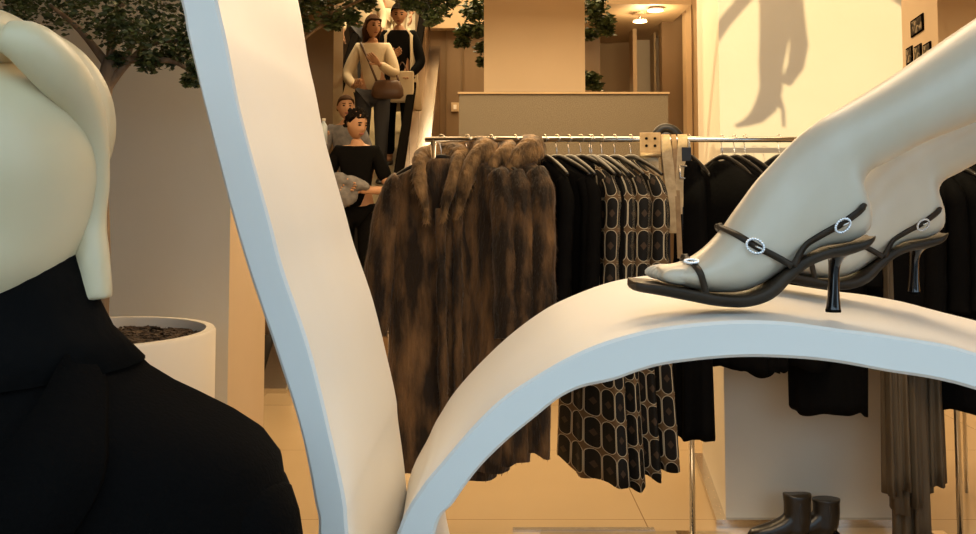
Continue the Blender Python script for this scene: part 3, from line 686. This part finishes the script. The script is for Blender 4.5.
def person(label, px, Yp, Xo, top='cream', bottom='jeans', hair='hair', height=1.7, yaw=0, tilt=.1, J=None, long=0, curly=0, bun=False, stride=.08, longcoat=False, group='people on the escalator'):
    z0 = None; i_ = int((Yp-Y0)/run); z0 = .2*(i_+1)+.006; s = height/1.75
    base = Vector((Xo, Yp, z0)); t = thing('person', label, 'person', base, group)
    J = J or {}
    def q(x, y, z): return base+Vector((x*s, y*s, z*s))
    pel = q(0,0,.95); spine = q(0,-.01,1.15); chest = q(0,-.0,1.33); nk = q(0,-.01,1.47); hb = q(0,-.02,1.53)
    V = [pel, spine, chest, nk, hb]; E = [(0,1),(1,2),(2,3),(3,4)]; Rr = [.115*s,.105*s,.125*s,.055*s,.052*s]
    HN = G(); top_v = [pel+Vector((0,0,-.05))*s, spine, chest, nk-Vector((0,0,.02))]; top_e = [(0,1),(1,2),(2,3)]; top_r = [.132*s,.122*s,.142*s,.07*s]
    bot_v = [pel+Vector((0,0,.03))]; bot_e = []; bot_r = [.13*s]; Rr[0] = .11*s
    for sd in (1,-1):
        el, wr, hn, pn = J.get(sd, ((.26,-.02,1.10),(.25,-.14,.88),(0,-.3,-1),(0,0,1) if False else (-sd,0,0)))
        sh = q(sd*.150,0,1.41); e_ = q(sd*el[0],el[1],el[2]); w_ = q(sd*wr[0],wr[1],wr[2]); k = len(V)
        V += [sh, e_, w_]; E += [(2,k),(k,k+1),(k+1,k+2)]; Rr += [.058*s,.042*s,.028*s]
        merge(HN, hand_g(w_, (sd*hn[0],hn[1],hn[2]), pn))
        k = len(top_v); sl_ = 1.0 if J.get('long', True) else .45; end = e_.lerp(w_, .92) if J.get('long', True) else sh.lerp(e_, .8)
        if J.get('long', True): top_v += [sh, e_, end]; top_e += [(2,k),(k,k+1),(k+1,k+2)]; top_r += [.074*s,.058*s,.045*s]
        else: top_v += [sh, end]; top_e += [(2,k),(k,k+1)]; top_r += [.076*s,.062*s]
        yl = -stride if sd > 0 else stride*.6; lift = 0
        hp_ = q(sd*.095,0,.90); kn = q(sd*.10,yl*.5-.03,.50); an = q(sd*.10,yl,.09); k = len(V)
        V += [hp_, kn, an, an+Vector((0,-.10,-.035))*s]; E += [(0,k),(k,k+1),(k+1,k+2),(k+2,k+3)]; Rr += [.088*s,.056*s,.038*s,.032*s]
        k = len(bot_v); bot_v += [hp_, kn, an+Vector((0,0,.02))]; bot_e += [(0,k),(k,k+1),(k+1,k+2)]; bot_r += [.103*s,.074*s,.058*s]
        g = G(); g.loft([[Vector((an.x, an.y+yy, z0))+Vector((ww*math.cos(a_), 0, max(0, hh*(1+math.sin(a_))))) for a_ in [2*PI*m/12 for m in range(12)]] for yy, ww, hh in ((.075,.02,.02),(.055,.038,.045),(0,.042,.045),(-.07,.046,.03),(-.13,.042,.022),(-.165,.022,.012))]); mk('shoe', g, 'bleather', t)
    body = skin(V, E, Rr); hc_ = q(0,-.035,1.635); merge(body, head_g(hc_, yaw, tilt, s)); merge(body, HN)
    mk('body', body, 'skin', t)
    RF = Matrix.Rotation(yaw, 3, 'Z')@Matrix.Rotation(tilt, 3, 'X'); gl = G()
    for e_ in (1,-1):
        mk('eye', G().ell(hc_+RF@Vector((e_*.030,-.083,.010))*s, (.013*s,.009*s,.007*s), 10, 6), 'rubber', t); mk('eyebrow', G().ell(hc_+RF@Vector((e_*.031,-.090,.032))*s, (.019*s,.007*s,.005*s), 10, 5), hair, t)
    gl.ell(hc_+RF@Vector((0,-.086,-.060))*s, (.024*s,.010*s,.008*s), 12, 6)
    mk('lips', gl, 'lips', t)
    mk('shirt' if top != 'cream' else 'jacket', skin(top_v, top_e, top_r), top, t)
    mk('trousers', skin(bot_v, bot_e, bot_r), bottom, t)
    mk('hair', hair_g(hc_, yaw, tilt, s, long, curly, bun), hair, t)
    if longcoat:
        g = G(); g.loft([[q(rx*math.cos(a_), .01+ry*math.sin(a_), z) for a_ in [PI*(-.28)+PI*1.56*m/20 for m in range(21)]]+[q((rx-.012)*math.cos(a_), .01+(ry-.012)*math.sin(a_), z) for a_ in [PI*(-.28)+PI*1.56*m/20 for m in range(20,-1,-1)]] for rx, ry, z in ((.12,.09,1.48),(.20,.135,1.40),(.21,.15,1.2),(.21,.16,.95),(.25,.18,.6))]); mk('open_coat', g, 'cream', t)
    return t, q, s
# man in black t-shirt with a grey bundle
man_z = 7.95
t, q, s = person('man with curly dark hair in black t-shirt hugging a grey bundle, lowest on escalator', 0, man_z, P(357,150,man_z).x, 'black', 'black', 'hair', 1.80, .75, .25, {1: ((.28,-.06,1.10),(.05,-.24,1.10),(-1,-.1,.1),(0,-1,0)), -1: ((.28,-.06,1.12),(.10,-.26,1.14),(-1,-.1,-.1),(0,-1,0)), 'long': False}, curly=.35)
bz = q(-.02,-.22,1.16)
g = G(); g.ell(bz, (.17,.08,.06), 18, 10, M=Matrix.Rotation(.25,3,'Y')); g.ell(bz+Vector((-.05,-.02,-.10)), (.12,.06,.10), 16, 10); g.ell(bz+Vector((-.09,-.03,.03)), (.07,.05,.06), 14, 9)
g = baked(g, [('REMESH', dict(mode='VOXEL', voxel_size=.012)), ('SMOOTH', dict(factor=.5, iterations=3))])
for v in g.v: v += Vector((0,0,1))*.012*noise.noise(v*25)
tag(mk('folded_clothes', g, 'grey'), 'crumpled grey bundle of clothes held against the black t-shirt', 'clothes')
# person behind with water bottle
t, q, s = person('person mostly hidden behind the black t-shirt man, raising a water bottle', 0, 8.50, P(346,130,8.50).x, 'grey', 'jeans', 'hairbrown', 1.58, .3, .0, {-1: ((.24,-.14,1.12),(.16,-.30,1.22),(0,0,1),(1,0,0)), 'long': False})
bp = q(-.16,-.36,1.36); tb = thing('water_bottle', 'clear blue-tinted water bottle held up behind the black t-shirt man', 'bottle', bp-Vector((0,0,.1)))
bt = mk('bottle_body', G().tube([bp-Vector((0,0,.10)), bp-Vector((0,0,.095)), bp+Vector((0,0,.06)), bp+Vector((0,0,.09)), bp+Vector((0,0,.105))], [.028,.034,.034,.014,.013], 16), 'bottle', tb)
mk('cap', G().tube([bp+Vector((0,0,.105)), bp+Vector((0,0,.125))], .016, 14), 'paper', tb)
# woman in pale jacket and jeans
t, q, s = person('woman in pale jacket and dark jeans with a brown bag at her hip', 0, 9.72, P(373,60,9.72).x, 'cream', 'jeans', 'hairbrown', 1.74, .55, .15, {1: ((.25,-.1,1.12),(.08,-.25,1.22),(-.6,-.3,.6),(0,-1,0)), -1: ((.27,-.05,1.12),(.16,-.20,.98),(-.3,-.6,.2),(0,0,1))}, long=.5)
hb_ = thing('handbag', 'brown leather handbag at the hip of the pale jacketed woman', 'bag', q(.17,-.14,.90))
g = G(); c0 = q(.17,-.16,.97); g.loft([[c0+Vector((rx*math.cos(a_), ry*math.sin(a_), z)) for a_ in [2*PI*m/20 for m in range(20)]] for rx, ry, z in ((.13,.04,-.10),(.165,.06,-.07),(.16,.055,.0),(.13,.035,.07),(.11,.02,.09))]); mk('pouch', g, 'bag', hb_)
mk('strap', G().tube(catmull([c0+Vector((-.11,0,.08)), q(.0,-.17,1.2), q(-.12,-.06,1.46)], 4), .012, 8), 'bag', hb_)
mk('strap_end', G().tube(catmull([c0+Vector((.11,0,.08)), q(.24,-.08,1.2)], 3), .012, 8), 'bag', hb_)
# woman with bun, black top, open cream coat, paper bag
t, q, s = person('woman with dark bun in black top and open cream coat, upper right', 0, 10.1, P(399,40,10.1).x, 'black', 'black', 'hair', 1.74, .1, .35, {1: ((.25,-.08,1.10),(.14,-.20,.95),(-.2,-.5,-.3),(0,0,1)), -1: ((.24,-.1,1.12),(.06,-.24,1.15),(-.6,-.2,.3),(0,-1,0))}, bun=True, longcoat=True)
sb = q(.06,-.27,.86); tb = thing('shopping_bag', 'pale shopping bag held in front of the woman with the open cream coat', 'bag', sb-Vector((0,0,.2)))
g = G(); g.loft([[sb+Vector((x*.12, y*.05, z)) for x, y in ((-1,-1),(1,-1),(1,1),(-1,1))] for z in (-.2, .12)]); mk('bag_body', g, 'cream', tb, False, bevel=.006)
mk('handle', G().tube(catmull([sb+Vector((-.06,0,.11)), sb+Vector((0,0,.22)), sb+Vector((.06,0,.11))], 5), .006, 6), 'bag', tb)
# two more at the top
person('person in cream clothes at the very top of the escalator, head out of view', 0, 11.5, P(392,10,11.5).x, 'cream', 'cream', 'hairbrown', 1.72, 0, .1)
person('person in pale top near the escalator top, left, behind the jacketed woman', 0, 11.2, P(374,10,11.2).x-.12, 'cream', 'jeans', 'hair', 1.60, .4, .1)
# ================================================================ CLOTHES RAIL
YR = 4.1
RZ = P(600, 139.5, YR).z
rail = thing('clothes_rail', 'long steel clothes rail on slim posts crossing the shop behind the sculpture', 'clothes rail', (P(433,300,YR).x, YR, 0))
mk('top_bar', G().tube([(P(425,139,YR).x, YR, RZ), (P(1010,139,YR).x, YR, RZ)], .0125, 14), 'chrome', rail)
for px in (433, 689, 952): 
    x = P(px, 250, YR).x; mk('post', G().tube([(x, YR, .012), (x, YR, RZ-.0)], .0125, 12), 'chrome', rail)
    mk('foot', G().box((x-.03, YR-.22, 0), (x+.03, YR+.22, .012)), 'chrome', rail, False)
def hanger_proto():
    t = thing('clothes_hanger', 'x', 'hanger', (0,0,0))
    g = G(); g.tube(catmull([(.012,0,-.012),(.018,0,.004),(.008,0,.019),(-.008,0,.019),(-.016,0,.006),(-.006,0,-.02),(0,0,-.045),(0,0,-.075)], 4), .0022, 8); mk('hook', g, 'chrome', t)
    g = G(); g.tube(catmull([(-.205,0,-.155),(-.15,0,-.125),(-.06,0,-.088),(0,0,-.075),(.06,0,-.088),(.15,0,-.125),(.205,0,-.155)], 4), [.007+.005*math.sin(PI*i/24) for i in range(25)], 10); mk('shoulder_bar', g, 'hanger', t)
    return t
HP = hanger_proto(); first = [True]
def hanger(x, rz, label, group, sc=1.0, zo=0):
    h = HP if first[0] else copytree(HP); first[0] = False
    h.location = (x, YR, RZ+zo); h.rotation_euler = (0,0,rz); h.scale = (sc, sc, 1); h['label'] = label; h['group'] = group; return h
def garment(label, cat, name, px, rz, L_, m, W=.21, D=.055, Wh=None, Dh=None, folds=6, amp=.25, sleeve=None, neck=.085, group=None, seed=0, fur=False, collar=None, dx=0, dy=0, z0=0, strand=0, hemwave=0, parts=None, uvoff=0):
    """hanging garment; origin at rail; local x = shoulder axis"""
    x = P(px, 200, YR).x+dx; t = thing(name, label, cat, (0,0,0), group); Wh = Wh or W*1.1; Dh = Dh or D*1.6; rnd = random.Random(seed); NR = 64; ph = rnd.random()*6
    g = G(); rings = []
    prof = [(-neck+.012, .045, D*.75), (-neck-.004, .065, D*.85), (-neck-.03, W*.62, D*.95), (-neck-.06, W*.93, D), (-neck-.10, W, D*1.03)]
    zs = -neck-.10; nL = 22
    for i in range(1, nL+1):
        q_ = i/nL; z = zs-(L_-.10)*q_; prof.append((z, W+(Wh-W)*q_, D+(Dh-D)*q_))
    arc = 0
    for i, (z, w_, d_) in enumerate(prof):
        q_ = max(0, (i-4)/nL); r = []
        for k in range(NR):
            th = 2*PI*k/NR; f = math.sin(folds*th+ph+q_*1.2*math.sin(th*2+ph))*.6+math.sin((folds*2+1)*th+ph*2.3)*.3+.5*noise.noise((math.cos(th)*2, math.sin(th)*2, q_*2+seed))
            a_ = amp*min(1, .12+q_*1.1); rr = 1+a_*f*.5
            xx = w_*math.cos(th)*(1+a_*f*.12); c_ = math.sin(th); yy = d_*math.copysign(abs(c_)**.8, c_)*rr
            zz_ = z-(hemwave*q_*(math.sin(3*th+ph*1.7)*.5+.5*math.sin(5*th+ph)) if hemwave else 0)
            if fur: n_ = noise.noise((xx*14, yy*14, zz_*7+seed*3)); xx *= 1+.04*n_; yy += .012*n_
            r.append((xx, yy, zz_)); 
        rings.append(r)
    k0 = g.loft(rings)
    n0 = len(rings)*NR
    for i in range(len(rings)):
        for k in range(NR): g.uv[i*NR+k] = ((k/NR if k < NR/2+1 else 1-k/NR)*(W*3.6)+uvoff, rings[i][k][2]+(0 if i > 3 else 0)+uvoff*.7)
    if strand: furry(g, strand, rnd)
    body = mk('body', g, m, t)
    if sleeve:
        for s_ in (1, -1):
            sr, sL, out = sleeve; pth = catmull([(s_*(W*.80), 0, -neck-.075), (s_*(W*1.02), -.0, -neck-.16), (s_*(W*1.06+out*.4), -.02, -neck-.16-sL*.35), (s_*(W*1.04+out*.7), -.03, -neck-.16-sL*.7), (s_*(W*1.02+out), -.045, -neck-.12-sL)], 5)
            g = G(); n_ = len(pth); g.tube(pth, [sr*(.85+.25*min(1, i/6))*(1+.05*math.sin(i*1.3+seed)) for i in range(n_)], 16, .8, up=(1,0,0))
            for i in range(n_):
                for k in range(16): g.uv[i*16+k] = (k/16*sr*5.5+uvoff, pth[i].z)
            if strand: furry(g, int(strand*.4), rnd)
            mk('sleeve', g, m, t)
    if collar:
        cr, cm = collar
        pth = [Vector((-.03,-D-.035,-neck-.26)), Vector((-.05,-D-.030,-neck-.17)), Vector((-.075,-D-.012,-neck-.08))]+[Vector((.088*math.cos(a_), .065*math.sin(a_), -neck+.008+.030*math.sin(a_))) for a_ in [PI+.3-(PI+.6)*i/12 for i in range(13)]]+[Vector((.075,-D-.012,-neck-.08)), Vector((.05,-D-.030,-neck-.17)), Vector((.03,-D-.035,-neck-.26))]
        g = G(); pth = catmull(pth, 2); n_ = len(pth); g.tube(pth, [cr*(.25+.75*math.sin(PI*min(1, (i+.3)/(n_*.35), (n_-.7-i)/(n_*.35))/2))*(1+.10*noise.noise((i*.45, seed, 1))) for i in range(n_)], 16)
        for v in g.v: v += Vector((1,1,1))*.010*noise.noise(v*22+Vector((seed,0,0)))
        if strand: furry(g, strand//3, rnd, .026)
        mk('collar', g, cm, t); g = G(); n_ = 14
        g.tube([Vector((.02+.03*i/n_, -D-.022-(Dh-D)*i/n_, -neck-.2-(L_-.2)*i/n_)) for i in range(n_+1)], [.020+.004*math.sin(i*1.7) for i in range(n_+1)], 10)
        furry(g, strand//5, rnd); mk('front_edge', g, m, t); g = G()
        
    t.location = (x, YR+dy, RZ+z0); t.rotation_euler = (0,0,rz); return t
def furry(g, n, rnd, ln=.018):
    """short downward strands rooted on the surface"""
    vs = g.v[:]; fs = [f for f in g.f if len(f) == 4]; out = []; fc = []
    for _ in range(n):
        f = fs[rnd.randrange(len(fs))]; a, b, c, d = (vs[i] for i in f); u = rnd.random(); v = rnd.random(); p = (a*(1-u)+b*u)*(1-v)+(d*(1-u)+c*u)*v
        nr = (b-a).cross(d-a)
        if nr.length < 1e-9: continue
        nr.normalize()
        if nr.dot(Vector((p.x, p.y, 0))) < 0 and False: nr = -nr
        tdir = (nr*.5+Vector((rnd.uniform(-.35,.35), rnd.uniform(-.35,.35), -.9))).normalized(); sd = tdir.cross(nr)
        if sd.length < 1e-6: continue
        sd = sd.normalized()*.0016; l_ = ln*rnd.uniform(.6, 1.3); k = len(vs)+len(out); out += [p-sd, p+sd, p+tdir*l_]; fc.append((k, k+1, k+2))
    g.v += out; g.f += fc
def D(a): return math.radians(a)
GH = 'hangers along the clothes rail'
FC = 'brown fur coats on the left of the rail'
furs = [(441, -14, 'long brown fur coat, leftmost on the rail, wrapping past the end post', 11, 1.32, .215, .075), (467, -44, 'long brown fur coat second from the left end of the rail', 12, 1.29, .21, .075), (491, -54, 'long brown fur coat third from the left end of the rail', 15, 1.24, .20, .065), (515, -60, 'long brown fur coat with round collar beside the black tops', 14, 1.22, .20, .06)]
for i, (px, rz, lb, sd, L_, W_, so_) in enumerate(furs):
    garment(lb, 'fur coat', 'fur_coat', px, D(rz), L_, 'fur', W=W_, D=.055, Wh=W_+.03, Dh=.075, folds=(3,3,4,3)[i], amp=.6, sleeve=(.062,.62,so_), group=FC, seed=sd, fur=True, collar=((.050,.056,.048,.060)[i], MT['furlight']), strand=9000, z0=(-.01,.01,0,.012)[i], hemwave=.012)
    hanger(P(px,200,YR).x, D(rz), ('hanger of the leftmost fur coat at the rail end', 'hanger of the second fur coat from the rail end', 'hanger of the third fur coat from the rail end', 'hanger of the fur coat beside the black tops')[i], GH)
BT = 'black tops beside the fur coats'; JT = (-66, -52, -63, -48, -60)
for i, px in enumerate((545, 557, 569, 581, 592)):
    nm = ('first', 'second', 'third', 'fourth', 'fifth')[i]
    garment('black top hanging %s in the bunch between fur coats and printed dresses' % nm, 'blouse', 'black_blouse', px, D(JT[i]), .78, 'black', W=.19, D=.03, Wh=.22, Dh=.045, folds=7, amp=.3, sleeve=(.035,.45,.03), group=BT, seed=20+i, hemwave=.015, neck=.10)
    hanger(P(px,200,YR).x, D(JT[i]), 'dark hanger of the %s black top beside the fur coats' % nm, GH)
for i, px in enumerate((590, 602, 615, 631)):
    nm = ('leftmost', 'second', 'third', 'rightmost')[i]
    garment('%s of the long black dresses printed with cream ovals' % nm, 'dress', 'printed_dress', px, D(-66+i*2), (1.30,1.30,1.26,1.24)[i], 'pattern', W=.185, D=.032, Wh=.29, Dh=.06, folds=6, amp=.45, sleeve=(.04,.5,.03), group='printed dresses', seed=33+i*3, hemwave=.02, neck=.10, uvoff=i*.13)
    hanger(P(px,200,YR).x, D(-66+i*2), 'dark hanger of the %s printed dress' % nm, GH)
BG = 'black garments right of the belts'
blk = [(690,-60,1.15,'black skirt','skirt','narrow black garment hanging right beside the middle post',.085,.04,.115),(723,-52,.86,'black blouse','blouse','black top with pointed shoulder, first right of the belts',.19,.035,.21),(735.5,-52,.87,'black blouse','blouse','black top in the middle of the three beside the leg',.18,.03,.20),(746,-50,.86,'black blouse','blouse','black top nearest the front shin',.17,.03,.19),(780,-40,.85,'black skirt','skirt','black garment hanging left of the pair hidden by the shin',.20,.04,.20),(823,-20,1.05,'black jacket','jacket','black jacket whose hem shows under the arch at centre right',.17,.05,.155)]
for i, (px, rz, L_, nm, ct_, lb, W_, D_, Wh_) in enumerate(blk):
    garment(lb, ct_, nm.replace(' ', '_'), px, D(rz), L_, 'black', W=W_, D=D_, Wh=Wh_, Dh=D_*1.6, folds=6, amp=.35, sleeve=(.034,.4,.02) if ct_ != 'skirt' else None, group=BG, seed=50+i, hemwave=.02, neck=.105)
    hanger(P(px,200,YR).x, D(rz), ('thin hanger beside the middle post','thin hanger of the black top right of the belts','thin hanger of the middle black top','thin hanger of the black top by the shin','thin hanger above the black garment behind the shin','thin hanger of the black jacket hidden behind the front calf')[i], GH, sc=.72 if i in (1,2,3) else .6)
RG = 'garments on the right end of the rail'
rb = [(885,-50,.85,'black_jacket','jacket','black jacket behind the crossed heels',.2,.045,'black'),(908,-52,.85,'black_jacket','jacket','black jacket left of the right hand post',.2,.045,'black'),(930,-55,.80,'black_jacket','jacket','black jacket hugging the left side of the right hand post',.19,.04,'black'),(966,-45,1.06,'black_coat','coat','black coat right of the right hand post',.22,.05,'black'),(990,-50,1.04,'black_coat','coat','black coat cut by the right edge of the picture',.22,.05,'black')]
for i, (px, rz, L_, nm, ct_, lb, W_, D_, m_) in enumerate(rb):
    garment(lb, ct_, nm, px, D(rz), L_, m_, W=W_, D=D_, Wh=W_*1.02, Dh=D_*1.5, folds=6, amp=.3, sleeve=(.04,.5,.02), group=RG, seed=70+i, hemwave=.02, neck=.10)
    hanger(P(px,200,YR).x, D(rz), lb.replace('black jacket', 'hanger of the black jacket').replace('black coat', 'hanger of the black coat'), GH)
TP = 'taupe trousers under the arch'
for i, (px, L_, W_, lb) in enumerate(((890, 1.49, .042, 'taupe suede trousers, leftmost and shortest of the left cluster'), (901, 1.57, .046, 'taupe suede trousers second from the left, hem a little lower'), (908, 1.71, .055, 'taupe suede trousers reaching lowest, below the picture'), (929, 1.50, .056, 'taupe suede trousers nearest the right hand post'))):
    t = thing('suede_trousers', lb, 'trousers', (0,0,0), TP); x = P(px, 300, YR).x
    for s_ in (-1, 1):
        g = G(); rings = []
        for k in range(16):
            q_ = k/15; z = -.16-(L_-.16+(0.0 if s_ < 0 else -.03))*q_; r = []
            for j in range(40):
                th = 2*PI*j/40; f = 1+.22*q_*math.sin(5*th+i*2+s_)+.1*math.sin(9*th+s_); r.append((s_*W_*.50+(W_*.52+.012*q_)*math.cos(th)*f, (.05+.02*q_)*math.sin(th)*f, z))
            rings.append(r)
        g.loft(rings); mk('trouser_leg', g, 'taupe', t)
    mk('waistband', G().box((-W_*1.05, -.045, -.20), (W_*1.05, .045, -.15)), 'taupe', t, False, bevel=.01)
    mk('clip_hanger', G().tube(catmull([(.0,0,-.155),(0,0,-.05),(-.016,0,.006),(-.008,0,.019),(.008,0,.019),(.016,0,.002)], 4), .0022, 8), 'chrome', t)
    t.location = (x, YR-.03+.03*i, RZ); t.rotation_euler = (0,0,D(-12))
# ---- belts and bag straps looped over the rail
def belt(px, wpx, ybot, m, label, dy=0, lean=0, front_buckle=False):
    x = P(px, 140, YR).x; wd = wpx*YR/F/2; zb = P(px, ybot, YR).z; t = thing('belt', label, 'belt', (x, YR, RZ), 'belts looped over the rail'); ra = .017
    pth = [(x+lean*1.0, YR-ra-.004, zb), (x+lean*.6, YR-ra-.006, (zb+RZ)/2), (x+lean*.15, YR-ra-.002, RZ-.03), (x, YR-ra, RZ), (x, YR-ra*.7, RZ+ra*.8), (x, YR, RZ+ra*1.15), (x, YR+ra*.7, RZ+ra*.8), (x, YR+ra, RZ), (x+lean*.2, YR+ra+.004, RZ-.05), (x+lean*1.2, YR+ra+.01, zb+.06)]
    pth = catmull(pth, 4); g = G(); rings = []
    for i, p in enumerate(pth):
        tt = (pth[min(i+1,len(pth)-1)]-pth[max(i-1,0)]).normalized(); n_ = Vector((1,0,0)).cross(tt).normalized()*.0025; rings.append([p+Vector((-wd,0,0))-n_, p+Vector((wd,0,0))-n_, p+Vector((wd,0,0))+n_, p+Vector((-wd,0,0))+n_])
    g.loft(rings); mk('strap', g, m, t, split=50)
    if front_buckle:
        yb = YR-ra-.012; zt_ = P(px, 133, YR).z; zb2 = P(px, 157, YR).z
        pf = mk('wide_panel', G().box((x-wd*1.25, yb-.008, zb2), (x+wd*1.25, yb, zt_)), 'tanleather', t, False, bevel=.01)
        g = G()
        for k in (-.5, .5):
            for zz_ in (.45, .75): c_ = Vector((x+wd*k, yb-.01, zb2+(zt_-zb2)*zz_)); g.tube([c_, c_+Vector((0,-.004,0))], .006, 10)
        mk('eyelet', g, 'rubber', pf, False)
        mk('buckle_bar', G().tube([(x-wd*1.15, yb-.014, zb2+.008), (x+wd*1.15, yb-.014, zb2+.008)], .009, 12), 'gold', t)
    return t
belt(649, 17, 197, 'gold', 'wide tan belt with stitched panel and gold bar, leftmost over the rail', front_buckle=True)
belt(664, 10.5, 233, 'gold', 'long pale gold belt in the middle, hanging straight beside printed dress', lean=.035)
belt(682, 9.5, 214, 'gold', 'pale gold belt with round top, right of the black coil', lean=-.02)
belt(673, 5, 258, 'tanleather', 'thin dark tan belt with loose end between the gold belts', lean=.02)
c0 = P(666, 141, YR+.05); t = thing('black_belt_coil', 'coiled black leather belt sitting on the rail behind the gold belts', 'belt', (c0.x, YR+.05, c0.z)); g = G()
pth = [(c0.x+.062*math.cos(a_)*(1-.02*k_), YR+.048, c0.z+.058*math.sin(a_)) for k_, a_ in enumerate([2*PI*i/28 for i in range(29)])]
g.tube(pth, .016, 10, 1.3); g.ell((c0.x, YR+.055, c0.z), (.055,.018,.052), 20, 10); mk('coil', g, 'bleather', t)
mk('hanging_end', G().box((c0.x-.012, YR+.04, RZ-.62), (c0.x+.012, YR+.046, c0.z)), 'bleather', t, False)
c0 = P(687, 172, YR-.03); t = thing('buckled_strap', 'black strap with square dark buckle right of the gold belts', 'belt', c0)
g = G(); rw = .030
g.tube([c0+Vector((-rw,0,.028)), c0+Vector((rw,0,.022)), c0+Vector((rw,0,-.03)), c0+Vector((-rw,0,-.024)), c0+Vector((-rw,0,.028))], .005, 8); mk('buckle', g, 'steel', t)
mk('strap', G().box((c0.x-.02, c0.y+.006, c0.z-.36), (c0.x+.02, c0.y+.012, RZ-.035)), 'bleather', t, False)
# boots on the floor
def boot(px, Y, h_px, label, rz=0, hpx=None):
    b_ = P(px, 538, Y); h_px = h_px; s_ = 1.0; x = b_.x; t = thing('ankle_boot', label, 'boot', (x, Y, 0), 'black ankle boots by the pillar'); H = h_px*Y/F
    rings = []; # loft along from toe to shaft top, local: toe at -x
    pr = [(-.215,.010,.010,.014),(-.20,.020,.024,.020),(-.17,.026,.036,.026),(-.12,.034,.042,.034),(-.07,.046,.044,.046),(-.03,.062,.040,.062)]
    for xx, zc2, wy, hz in pr: rings.append([(x+xx, Y+wy*math.cos(a_), .012+zc2+hz*math.sin(a_)) for a_ in [2*PI*k/24 for k in range(24)]])
    g = G(); g.loft(rings); 
    sh = [(-.005,.055,.050,.040),(.0,.09,.052,.038),(.004,.12,.050,.037),(.004,.16,.050,.038),(.004,H-.01,.053,.040),(.004,H,.053,.040)]
    g.loft([[(x+xx+rx*math.cos(a_), Y+ry*math.sin(a_), z+(.006*math.cos(2*a_) if z > .19 else 0)) for a_ in [2*PI*k/24 for k in range(24)]] for xx, z, rx, ry in [(-.01,.02,.045,.034)]+[(a1,b1,c1*1.18,d1*1.1) for a1,b1,c1,d1 in sh]])
    g = baked(g, [('REMESH', dict(mode='VOXEL', voxel_size=.006)), ('SMOOTH', dict(factor=.6, iterations=3))]); mk('upper', g, 'bleather', t)
    g = G(); g.loft([[(x+xx, Y-w_, 0.0), (x+xx, Y+w_, 0.0), (x+xx, Y+w_, .012), (x+xx, Y-w_, .012)] for xx, w_ in ((-.218,.012),(-.20,.026),(-.15,.040),(-.10,.042),(-.05,.034))]); mk('sole', g, 'rubber', t, False)
    mk('heel', G().box((x-.01, Y-.03, 0), (x+.052, Y+.03, .035)), 'rubber', t, False, bevel=.004)
    mk('side_seam', G().tube([(x+.0, Y-.040, .06), (x+.004, Y-.0405, H-.02)], .0022, 6), 'bleather', t)
boot(797, 4.22, 46, 'black ankle boot in front, the taller looking one near the pillar base'); boot(826, 4.25, 39, 'black ankle boot behind and right of its mate by the pillar')
# second rail at the far right, seen end-on
x = P(972, 172, 4.9)
r2 = thing('wall_rail', 'short steel garment rail behind the right hand post', 'clothes rail', (x.x, 4.9, 0))
mk('bar', G().tube([(P(955,172,4.9).x, 4.9, x.z), (P(1040,172,4.9).x, 4.9, x.z)], .01, 10), 'chrome', r2)
for px in (957, 1036): mk('post', G().tube([(P(px,172,4.9).x, 4.9, 0), (P(px,172,4.9).x, 4.9, x.z)], .01, 10), 'chrome', r2)
